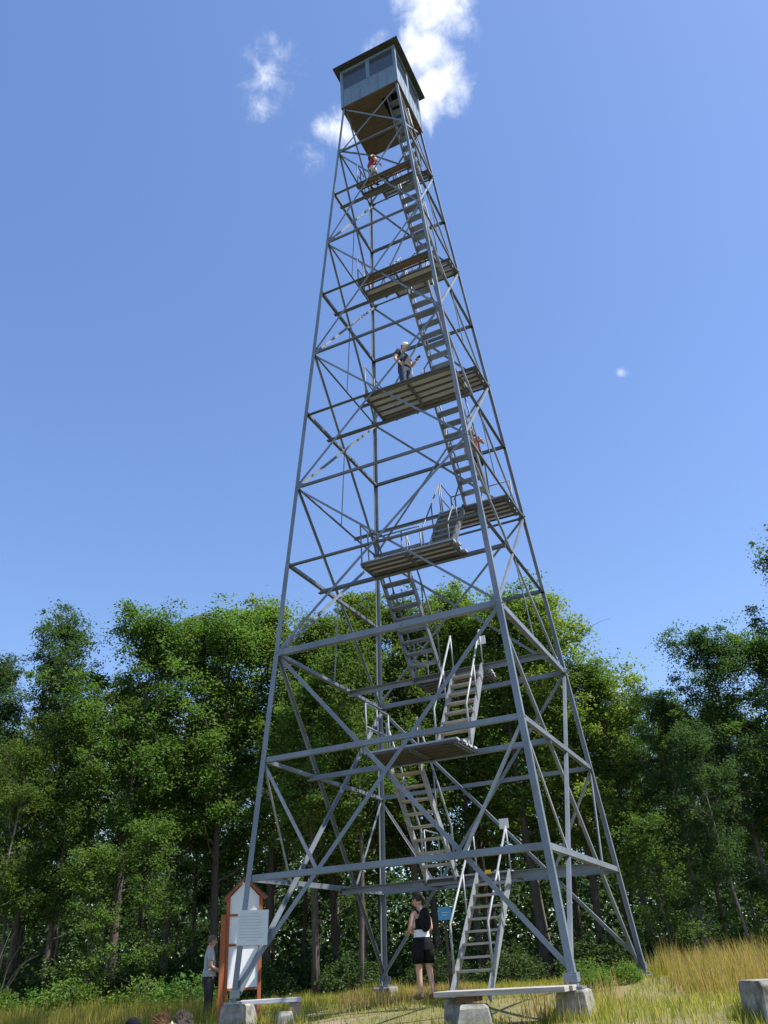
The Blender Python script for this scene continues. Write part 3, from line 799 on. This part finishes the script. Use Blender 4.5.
person('person in a red top standing on the highest landing just under the cab', (-.12, -1.02, Z[10] + .03), fdir(.6, .3),
       {'elR': (.26, .02, 1.14), 'wrR': (.15, .22, 1.2)}, .92, 'red_cloth', .6, 'grey_cloth', .6, 'hair', 'long', None, 0, .2)
def seated(): 
    return {'pelvis': (0, 0, .13), 'waist': (0, .02, .27), 'chest': (0, .05, .46), 'neck': (0, .06, .63), 'skull': (0, .075, .72),
            'shL': (-.185, .05, .57), 'shR': (.185, .05, .57), 'elL': (-.25, .18, .33), 'wrL': (-.15, .38, .32), 'elR': (.25, .18, .33), 'wrR': (.15, .38, .32),
            'hipL': (-.09, .03, .12), 'hipR': (.09, .03, .12), 'knL': (-.15, .42, .42), 'knR': (.15, .42, .42), 'anL': (-.13, .62, .09), 'anR': (.13, .62, .09),
            'toL': (-.14, .77, .04), 'toR': (.14, .77, .04)}
hx_, hy_, hz_ = .075, -9.04, gz(.075, -9.04) + .04
hat_p = person('person in a black brimmed hat sitting low in the grass at the bottom edge', (hx_, hy_, hz_), fdir(-.3, .9), seated(), .80,
       'black_cloth', .9, 'navy_cloth', 1, 'hair', 'short', ('brim', 'black_cloth'), .6, 0)

# dog
dx_, dy_ = .345, -8.80
DG = thing('dog', 'fluffy brown dog with broad fringed ears and a white blaze sitting in the grass', 'dog', (dx_, dy_, gz(dx_, dy_) + .18), fdir(.25, -.95))
dv = [(0, -.20, .14), (0, -.05, .28), (0, .08, .42), (0, .13, .55), (0, .16, .64),
      (-.09, -.14, .13), (-.12, .06, .20), (-.11, -.06, .07), (-.11, .08, .03), (.09, -.14, .13), (.12, .06, .20), (.11, -.06, .07), (.11, .08, .03),
      (-.07, .12, .34), (-.07, .14, .18), (-.07, .13, .05), (-.07, .19, .02), (.07, .12, .34), (.07, .14, .18), (.07, .13, .05), (.07, .19, .02), (0, -.32, .08), (.05, -.46, .10)]
de = [(0, 1), (1, 2), (2, 3), (3, 4), (0, 5), (5, 6), (6, 7), (7, 8), (0, 9), (9, 10), (10, 11), (11, 12), (2, 13), (13, 14), (14, 15), (15, 16), (2, 17), (17, 18), (18, 19), (19, 20), (0, 21), (21, 22)]
dr = [.12, .12, .11, .075, .07, .07, .06, .035, .03, .07, .06, .035, .03, .05, .035, .03, .03, .05, .035, .03, .03, .04, .03]
me = skin_mesh('body', dv, de, dr, 1, [M['fur_brown'], M['fur_white'], M['dark']])
ex = MB()
ex.ball((0, .17, .66), (.085, .10, .085), 0, 14, 10); ex.ball((0, .265, .635), (.035, .06, .034), 1, 12, 8); ex.ball((.0, .245, .70), (.018, .03, .06), 1, 10, 8)
ex.ball((0, .322, .645), (.015, .012, .012), 2, 8, 6)
for s in (-1, 1): ex.ball((s*.042, .25, .685), .012, 2, 8, 6)
join_into(me, ex, 0); link_mesh('body', me, DG)
DG.scale = (.76,) * 3
for s in (-1, 1):
    rr = random.Random(5 + s)
    mb = MB(); rot = Matrix.Rotation(s * R(38), 3, 'Y')
    base = Vector((s * .09, .15, .70))
    mb.ball(base + rot @ Vector((0, 0, .06)), (.06, .022, .10), 0, 12, 8, rot)
    for i in range(900):                                    # long fringe hair
        a = rr.uniform(-1.3, 1.3); l = rr.uniform(.05, .15)
        d = rot @ Vector((math.sin(a), rr.uniform(-.15, .15), math.cos(a)))
        p0 = base + rot @ Vector((rr.uniform(-.03, .03), rr.uniform(-.015, .015), rr.uniform(0, .08)))
        mb.tube([p0, p0 + d * l * .6, p0 + d * l + Vector((0, 0, -.02))], [.0035, .003, .001], 4, cap=False)
    mb.build('ear', M['fur_brown'] if s > 0 else M['fur_grey'], DG)

# ------------------------------------------------------------------ trees
def leaf_mesh(name, centers, ups, sizes, mats, rng):
    """numpy: one folded leaf (two quads sharing the midrib) per centre"""
    n = len(centers)
    c = np.asarray(centers, dtype=np.float32)
    s = np.asarray(sizes, dtype=np.float32)[:, None]
    nrm = np.asarray(ups, dtype=np.float32)
    nrm /= np.linalg.norm(nrm, axis=1)[:, None]
    t = rng.normal(size=(n, 3)).astype(np.float32)
    t -= nrm * (t * nrm).sum(1)[:, None]; t /= np.linalg.norm(t, axis=1)[:, None] + 1e-6
    b_ = np.cross(nrm, t)
    drop = -nrm * s * .18
    v = np.stack([c - t*s*.5, c + b_*s*.30 + drop, c + t*s*.55, c - b_*s*.30 + drop], 1).reshape(-1, 3)
    me = bpy.data.meshes.new(name)
    me.vertices.add(n * 4); me.vertices.foreach_set('co', v.ravel())
    idx = (np.arange(n)[:, None] * 4 + np.array([[0, 1, 2, 0, 2, 3]])).ravel().astype(np.int32)
    me.loops.add(n * 6); me.loops.foreach_set('vertex_index', idx)
    me.polygons.add(n * 2)
    me.polygons.foreach_set('loop_start', np.arange(0, n * 6, 3, dtype=np.int32))
    me.polygons.foreach_set('loop_total', np.full(n * 2, 3, dtype=np.int32))
    for m_ in mats: me.materials.append(m_)
    me.update(); me.validate()
    return me

def make_tree(seed, H, cbase, cr, leafm, barkm, trunk_r=.14, nclus=430, per=46, lean=(0, 0), shape=1.0, leaf=.15, clus_r=.42):
    """returns (trunk mesh, crown mesh); crown from cbase*H to H, radius cr"""
    rg = random.Random(seed); nr = np.random.default_rng(seed)
    mb = MB()
    N = 9; tp = []
    wx, wy = rg.uniform(-.3, .3), rg.uniform(-.3, .3)
    for i in range(N + 1):
        t = i / N
        tp.append(Vector((lean[0]*t*H + wx*math.sin(t*4) * .7, lean[1]*t*H + wy*math.sin(t*3.2 + 1) * .7, t * H * .97)))
    off = tp[0].copy(); tp = [p - off for p in tp]; tp[0].z = -.3
    rad = [trunk_r * (1.25 if i == 0 else (1 - i / N) ** .8 * .95 + .06) for i in range(N + 1)]
    mb.tube(tp, rad, 8)
    def on(t):
        f = t * N; i = min(int(f), N - 1); return tp[i].lerp(tp[i + 1], f - i)
    tips = []
    nl = int(18 + H)
    for i in range(nl):
        t = cbase * .75 + (1 - cbase * .75) * (i + rg.random()) / nl
        t = min(t, .97)
        p = on(t); a = i * 2.4 + rg.uniform(-.5, .5)
        tt = max(0, (t - cbase) / (1 - cbase))
        prof = (math.sin(math.pi * min(1, (tt * .80 + .16))) ** .8) * shape + .12
        L = cr * prof * rg.uniform(.7, 1.15) + .3
        el = rg.uniform(.22, .75) + tt * .6
        d = Vector((math.cos(a) * math.cos(el), math.sin(a) * math.cos(el), math.sin(el)))
        pts = [p]; q = p.copy()
        for s in range(4):
            d = (d + Vector((rg.uniform(-.2, .2), rg.uniform(-.2, .2), rg.uniform(-.10, .16)))).normalized()
            q = q + d * L / 4; pts.append(q.copy())
        r0 = max(.018, trunk_r * .42 * (1 - t * .7))
        mb.tube(pts, [r0, r0*.75, r0*.5, r0*.32, .008], 5, cap=False)
        if tt > 0 or rg.random() < .35:
            for s in (1, 2, 3, 4):
                for _ in range(2 if s < 4 else 1):
                    dd = (d + Vector((rg.uniform(-1, 1), rg.uniform(-1, 1), rg.uniform(-.5, .8)))).normalized()
                    e = pts[s] + dd * rg.uniform(.25, .6) * (.6 + L * .28)
                    mb.tube([pts[s], pts[s].lerp(e, .5) + Vector((0, 0, .04)), e], [r0*.35, r0*.22, .005], 4, cap=False)
                    tips.append((pts[s], e))
    tips.append((on(.93), tp[-1] + Vector((0, 0, .25)))); tips.append((on(.96), tp[-1] + Vector((.2, 0, .1))))
    C, U, S = [], [], []
    for k in range(nclus):
        a, e = tips[rg.randrange(len(tips))]
        c = a.lerp(e, rg.uniform(.35, 1.12)) + Vector((rg.gauss(0, .2), rg.gauss(0, .2), rg.gauss(0, .2)))
        r = clus_r * rg.uniform(.4, 1.15)
        m_ = int(per * rg.uniform(.35, 1.25))
        pos = nr.normal(size=(m_, 3)) * np.array([r, r, r * .58]) * .62
        pos[:, 2] -= .25 * np.linalg.norm(pos[:, :2], axis=1); C.append(pos + np.array(c)); u = nr.normal(size=(m_, 3)) * .55 + np.array([0, 0, 1.0]) + pos * .5
        U.append(u); S.append(nr.uniform(.65, 1.25, m_) * leaf)
    crown = leaf_mesh('crown', np.concatenate(C), np.concatenate(U), np.concatenate(S), [leafm], nr)
    return mb.mesh('trunk', barkm), crown

kinds = {
    'maple':   make_tree(1, 12.0, .36, 2.6, M['leaf_mid'], M['bark'], .15, 520, 84, leaf=.118),
    'maple2':  make_tree(2, 12.5, .40, 2.4, M['leaf_light'], M['bark'], .14, 480, 84, leaf=.118),
    'cherry':  make_tree(3, 11.5, .30, 2.3, M['leaf_mid'], M['bark'], .12, 460, 80, (.03, .0), 1.0, .112),
    'beech':   make_tree(4, 12.0, .16, 2.7, M['leaf_dark'], M['bark_pale'], .13, 600, 84, (0, .02), 1.05, .105),
    'feather': make_tree(5, 12.0, .20, 2.0, M['leaf_dark'], M['bark'], .14, 620, 74, (0, 0), .85, .095, .33),
    'slim':    make_tree(6, 11.0, .50, 1.8, M['leaf_mid'], M['bark'], .09, 300, 76, (.02, .02), .9, .112),
    'birch':   make_tree(7, 10.5, .40, 1.9, M['leaf_light'], M['bark_pale'], .09, 280, 70, (-.04, .02), .9, .105),
    'shade':   make_tree(7, 10.5, .40, 1.9, M['leaf_dark'], M['bark_pale'], .08, 280, 70, (-.04, .02), .9, .105),  # the birch again, its leaf colour darkened to stand for backlight
    'sapling': make_tree(8, 5.0, .15, 1.2, M['leaf_mid'], M['bark'], .045, 170, 62, (.03, 0), .9, .10, .34),
}
bases = {'maple': 12., 'maple2': 12.5, 'cherry': 11.5, 'beech': 12., 'feather': 12., 'slim': 11., 'birch': 10.5, 'shade': 10.5, 'sapling': 5.}
trunk_o = {}
def tree(kind, s, d, H, label, rz=None, group=None, cat='tree', wide=1.0, name=None):
    x, y, z = gp(s, d)
    k = H / bases[kind]
    t = thing(name or {'feather': 'spruce_like_tree'}.get(kind, 'tree') and 'tree', label, cat, (x, y, z), rz if rz is not None else random.uniform(0, 6.28), group)
    t.scale = (k * wide, k * wide, k)
    link_mesh('trunk', kinds[kind][0], t); link_mesh('crown', kinds[kind][1], t)
    return t
def su(u, d):
    """metres right of the view axis for picture column u (at the horizon) at distance d"""
    return (u - 384) / 779.66 * d / .8655 * .86
# front row, left to right: column, distance, height above ground
front = [
 ('beech', -75, 27, 11.4, 'dark leafy tree cut by the left edge with low hanging branches', 1.0),
 ('feather', -24, 29, 11.6, 'feathery dark tree half cut by the left edge', 1.0),
 ('feather', 30, 28, 12.8, 'tallest feathery pointed tree at the far left of the clearing', .95),
 ('cherry', 62, 27, 8.6, 'lower yellow-green tree in front of the feathery trees on the left', 1.0),
 ('maple', 122, 28, 12.4, 'maple with a thick straight grey trunk left of the notice board', 1.0),
 ('maple2', 168, 30, 12.4, 'tree with two rounded light green tops between the thick trunk and the notice board', .95),
 ('maple', 212, 29.5, 12.8, 'dense green tree directly behind the notice board', 1.0),
 ('maple2', 255, 31, 13.3, 'light green bushy tree behind the left front leg of the tower', 1.05),
 ('cherry', 300, 29, 12.4, 'tall green tree seen through the left lattice of the tower', 1.0),
 ('maple2', 345, 31, 13.6, 'sunlit yellow-green tree behind the back left leg of the tower', 1.0),
 ('maple', 395, 30, 13.0, 'tall dark-trunked tree behind the standing woman', 1.0),
 ('maple2', 445, 31, 13.4, 'sunlit tree behind the lower zigzag stairs', 1.0),
 ('maple', 500, 30, 13.0, 'dense tree right behind the first stair flight', 1.05),
 ('maple2', 548, 30, 12.6, 'light green tree whose branches stick out right of the tower frame', 1.1),
 ('cherry', 594, 29, 9.9, 'lower green tree in the dip right of the tower', 1.1),
 ('beech', 640, 28, 8.3, 'dark green tree beside the back right tower leg', 1.0),
 ('beech', 704, 27, 10.0, 'tall dark tree with ragged pointed top on the right', 1.0),
 ('maple', 760, 26.5, 9.6, 'dark rounded tree near the right edge of the clearing', 1.05),
 ('beech', 815, 25.5, 8.9, 'dark tree cut by the right edge above the pale concrete block', 1.1),
 ('feather', 838, 20.5, 10.6, 'tree at the right edge whose single branch tip reaches into the blue sky', 1.0),
]
for kind, u, d, H, label, wd_ in front:
    tree(kind, su(u, d), d, H, label, None, 'trees along the edge of the clearing', wide=wd_)
rb = random.Random(77)
row2 = 'trees standing deeper in the wood'
for i in range(22):
    d = 34 + rb.uniform(-1.5, 2.5); u = -60 + i * 42 + rb.uniform(-12, 12)
    Hh = (11.8 if u < 250 else 13.4 if u < 560 else 9.6) * rb.uniform(.9, 1.03)
    tree(rb.choice(['maple', 'slim', 'beech', 'maple2', 'slim']), su(u, d), d, Hh, 'dark trunked tree half hidden behind the front row of the wood', rb.uniform(0, 6), row2)
for i in range(20):
    d = 41 + rb.uniform(-2, 4); u = -70 + i * 47 + rb.uniform(-14, 14)
    Hh = (13 if u < 250 else 14.5 if u < 560 else 10.6) * rb.uniform(.85, 1.02)
    tree(rb.choice(['slim', 'maple', 'beech', 'shade']), su(u, d), d, Hh, 'dark trunked tree half hidden behind the front row of the wood', rb.uniform(0, 6), row2)
# thin leaning trunks and saplings at the edge
for kind, u, d, H, label in [
 ('birch', 8, 25.5, 7.5, 'thin pale leaning tree at the far left edge'),
 ('slim', 300, 26, 9.0, 'thin bare-trunked tree between the left front and back legs'),
 ('slim', 338, 25.5, 10.0, 'crooked thick-barked trunk just left of the back leg'),
 ('shade', 680, 25, 6.6, 'thin pale leaning trunk in front of the dark right-hand trees'),
 ('sapling', 150, 26, 4.6, 'leafy sapling right of the thick grey trunk'),
 ('sapling', 100, 25.5, 4.0, 'leafy sapling left of the thick grey trunk'),
 ('sapling', 610, 25, 3.8, 'sapling in the shade just right of the right front leg'),
]:
    tree(kind, su(u, d), d, H, label, None, 'thin trees and saplings at the wood edge')
# dead branch hanging at left
mb = MB(); rg = random.Random(9)
x, y, z = gp(su(22, 25), 25)
for i in range(7):
    p = Vector((0, 0, 0)); d = Vector((rg.uniform(-.25, .5), rg.uniform(-.2, .2), 1)).normalized(); pts = [p.copy()]
    for s in range(6):
        d = (d + Vector((rg.uniform(-.1, .3), rg.uniform(-.15, .15), rg.uniform(-.28, .05)))).normalized(); p = p + d * rg.uniform(.25, .5); pts.append(p.copy())
    mb.tube(pts, [.028, .024, .02, .016, .012, .008, .004], 5)
o = mb.build('dead_branches', M['bark_pale']); o.location = (x, y, z)
tag(o, 'bare pale dead branches arching at the wood edge on the left', 'branches')

# bushes and leafy weeds at the foot of the wood
def bush_mesh(seed, h, r, n, leaf, m_):
    rg = np.random.default_rng(seed); C, U, S = [], [], []
    for i in range(n):
        a = rg.uniform(0, 6.28); q = r * math.sqrt(rg.random()); zt = h * (1 - (q / r) ** 2 * .6) * rg.uniform(.35, 1)
        m2 = int(rg.integers(14, 30)); pos = rg.normal(size=(m2, 3)) * np.array([.11, .11, .10])
        C.append(pos + np.array([q*math.cos(a), q*math.sin(a), zt])); U.append(rg.normal(size=(m2, 3)) * .6 + [0, 0, 1]); S.append(rg.uniform(.7, 1.2, m2) * leaf)
    return leaf_mesh('foliage', np.concatenate(C), np.concatenate(U), np.concatenate(S), [m_], rg)
bm_ = [bush_mesh(1, .95, .75, 80, .10, M['weed']), bush_mesh(2, .8, .9, 85, .09, M['weed']), bush_mesh(3, 1.15, 1.1, 120, .10, M['leaf_shaded'])]
stem = MB(); rg = random.Random(3)
for i in range(9):
    a = rg.uniform(0, 6.28); q = rg.uniform(.1, .5)
    stem.tube([(0, 0, -.1), (q*.5*math.cos(a), q*.5*math.sin(a), .35), (q*math.cos(a), q*math.sin(a), .7)], [.012, .009, .004], 5)
stem_me = stem.mesh('stems', M['bark'])
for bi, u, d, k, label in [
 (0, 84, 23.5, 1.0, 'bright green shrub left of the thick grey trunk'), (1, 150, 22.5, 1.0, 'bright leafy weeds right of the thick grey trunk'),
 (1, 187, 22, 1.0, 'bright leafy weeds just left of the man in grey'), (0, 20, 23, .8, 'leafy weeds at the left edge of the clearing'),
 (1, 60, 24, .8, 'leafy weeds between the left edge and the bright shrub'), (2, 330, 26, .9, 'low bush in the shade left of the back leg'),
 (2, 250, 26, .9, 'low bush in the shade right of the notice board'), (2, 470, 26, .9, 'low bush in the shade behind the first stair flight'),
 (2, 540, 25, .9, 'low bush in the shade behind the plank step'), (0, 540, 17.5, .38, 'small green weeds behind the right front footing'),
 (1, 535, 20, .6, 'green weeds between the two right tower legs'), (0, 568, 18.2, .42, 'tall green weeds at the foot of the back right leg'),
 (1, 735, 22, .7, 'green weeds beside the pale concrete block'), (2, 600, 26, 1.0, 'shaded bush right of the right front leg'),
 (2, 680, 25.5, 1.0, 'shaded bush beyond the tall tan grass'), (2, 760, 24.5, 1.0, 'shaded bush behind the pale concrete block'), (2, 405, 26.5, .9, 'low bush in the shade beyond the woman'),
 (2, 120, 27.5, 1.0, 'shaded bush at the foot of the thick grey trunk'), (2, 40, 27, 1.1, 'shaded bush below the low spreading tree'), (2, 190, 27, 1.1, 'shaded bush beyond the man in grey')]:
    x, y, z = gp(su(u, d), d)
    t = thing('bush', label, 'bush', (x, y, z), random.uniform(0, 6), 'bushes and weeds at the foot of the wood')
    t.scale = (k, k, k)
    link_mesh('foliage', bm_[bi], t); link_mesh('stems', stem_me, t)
# undergrowth deep in the wood, one mass
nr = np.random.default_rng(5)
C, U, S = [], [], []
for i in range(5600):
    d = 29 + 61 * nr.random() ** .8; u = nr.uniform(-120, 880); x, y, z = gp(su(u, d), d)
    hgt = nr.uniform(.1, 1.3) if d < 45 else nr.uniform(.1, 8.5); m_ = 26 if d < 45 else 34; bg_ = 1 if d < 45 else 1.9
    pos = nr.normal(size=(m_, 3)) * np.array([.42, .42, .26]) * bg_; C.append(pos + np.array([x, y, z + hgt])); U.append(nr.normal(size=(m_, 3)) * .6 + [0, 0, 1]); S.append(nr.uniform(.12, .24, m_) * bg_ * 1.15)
o = link_mesh('undergrowth', leaf_mesh('undergrowth', np.concatenate(C), np.concatenate(U), np.concatenate(S), [M['leaf_shaded']], nr))
tag(o, 'dark leafy undergrowth filling the depth of the wood', 'undergrowth', kind='stuff')

# ------------------------------------------------------------------ grass
def blades(name, pts, hts, wid, m_, rng, bend=.45):
    n = len(pts); p = np.asarray(pts, dtype=np.float32); h_ = np.asarray(hts, dtype=np.float32)[:, None]
    a = rng.uniform(0, 2*np.pi, n); b = np.stack([np.cos(a), np.sin(a), np.zeros(n)], 1)
    a2 = rng.uniform(0, 2*np.pi, n); ln = np.stack([np.cos(a2), np.sin(a2), np.zeros(n)], 1) * rng.uniform(.05, bend, n)[:, None]
    upz = np.array([0, 0, 1.0])
    w_ = np.asarray(wid)[:, None] if np.ndim(wid) else wid
    mid = p + upz * h_ * .55 + ln * h_ * .35; tip = p + upz * h_ + ln * h_
    v = np.stack([p - b*w_, p + b*w_, mid + b*w_*.8, mid - b*w_*.8, tip], 1).reshape(-1, 3)
    me = bpy.data.meshes.new(name); me.vertices.add(n*5); me.vertices.foreach_set('co', v.astype(np.float32).ravel())
    idx = (np.arange(n)[:, None]*5 + np.array([[0, 1, 2, 3, 3, 2, 4]])).ravel().astype(np.int32)
    me.loops.add(n*7); me.loops.foreach_set('vertex_index', idx); me.polygons.add(n*2)
    ls = (np.arange(n)[:, None]*7 + np.array([[0, 4]])).ravel().astype(np.int32); me.polygons.foreach_set('loop_start', ls)
    me.polygons.foreach_set('loop_total', np.tile(np.array([4, 3], dtype=np.int32), n)); me.materials.append(m_); me.update(); me.validate()
    return me
def field(n, dlo, dhi, ulo, uhi, keep=None):
    out = []
    while len(out) < n:
        d = math.sqrt(rb.uniform(dlo**2, dhi**2)); u = rb.uniform(ulo, uhi); s = su(u, d)
        x, y, z = gp(s, d)
        if keep and rb.random() > keep(x, y, d, u): continue
        out.append((x, y, z - .01))
    return out
def patchy(x, y): return .5 + .5 * math.sin(x * 1.3 + 2 * math.sin(y * .7)) * math.sin(y * 1.1 + 1.3 * math.sin(x * .6))
nr = np.random.default_rng(21)
def kg(x, y, d, u):
    inside = 1.0
    if abs(x) < 3 and abs(y) < 3.4: inside = .45
    return inside * (.35 + .65 * patchy(x, y))
pts = field(85000, 8.0, 27, -120, 890, kg)
n0 = len(pts)
for cx, cy, rr0, cnt in ((-P, -P, .42, 420), (P, -P, .42, 420), (-P, P, .40, 500), (P, P, .40, 400), (1.62, -3.62, .42, 300), (1.20, -3.25, .30, 160), (5.72, -3.45, .52, 520), (-2.12, -2.78, .3, 160), (kx, ky, .45, 200)):
    for _ in range(cnt):
        a_ = rb.uniform(0, 6.283); r_ = rr0 * rb.uniform(.75, 1.35); px_, py_ = cx + r_ * math.cos(a_), cy + r_ * math.sin(a_)
        pts.append((px_, py_, gz(px_, py_) - .01))
hts = nr.uniform(.06, .19, len(pts)) * np.array([1.0] * n0 + [1.9] * (len(pts) - n0)) * np.array([(1.1 if p[1] > 3.2 else .62 if (abs(p[0]) < 3.2 and -6 < p[1]) else 1.0) * (.6 + .8 * patchy(p[0] * 1.7, p[1] * 1.7)) for p in pts])
o = link_mesh('grass', blades('grass', pts, hts, .006, M['grass_g'], nr)); tag(o, 'short green and yellow grass over the clearing', 'grass', kind='stuff')
def kd(x, y, d, u):
    k = 0
    if 15 < d < 24: k = max(k, min(1.0, max(0, (u - 575 - 40 * math.sin(x * 2.1 + y)) / 90)))
    if 18 < d < 23 and 320 < u < 440: k = max(k, .8)
    if d > 18 and u < 215: k = max(k, .55)
    if 9 < d < 17 and u < 200: k = max(k, .12)
    if 13 < d < 17 and 470 < u < 560: k = max(k, .2)
    return k * (.3 + .7 * patchy(y + 3, x))
pts = field(30000, 9.0, 25, -120, 890, kd)
hts = nr.uniform(.16, .52, len(pts)) * np.array([.55 + .6 * patchy(p[0] * 2.3 + 1, p[1] * 1.9) for p in pts])
hts = np.array([h_ * (1.45 if p[0] > 2.9 and p[1] > -.6 else 1.0 if p[0] > 2.2 else .62) for h_, p in zip(hts, pts)])
o = link_mesh('dry_grass', blades('dry_grass', pts, hts, .0055, M['grass_d'], nr, .3)); tag(o, 'tall tan dry grass in drifts around the tower', 'dry grass', kind='stuff')
pts = field(13000, 14, 25, -120, 890, lambda x, y, d, u: .9 if (u < 215 and d > 18) else (.5 if u > 600 and d > 16 else .0))
hts = nr.uniform(.25, .52, len(pts))
o = link_mesh('tall_grass', blades('tall_grass', pts, hts, .007, M['grass_g'], nr, .35)); tag(o, 'tall green grass along the edge of the wood', 'tall grass', kind='stuff')
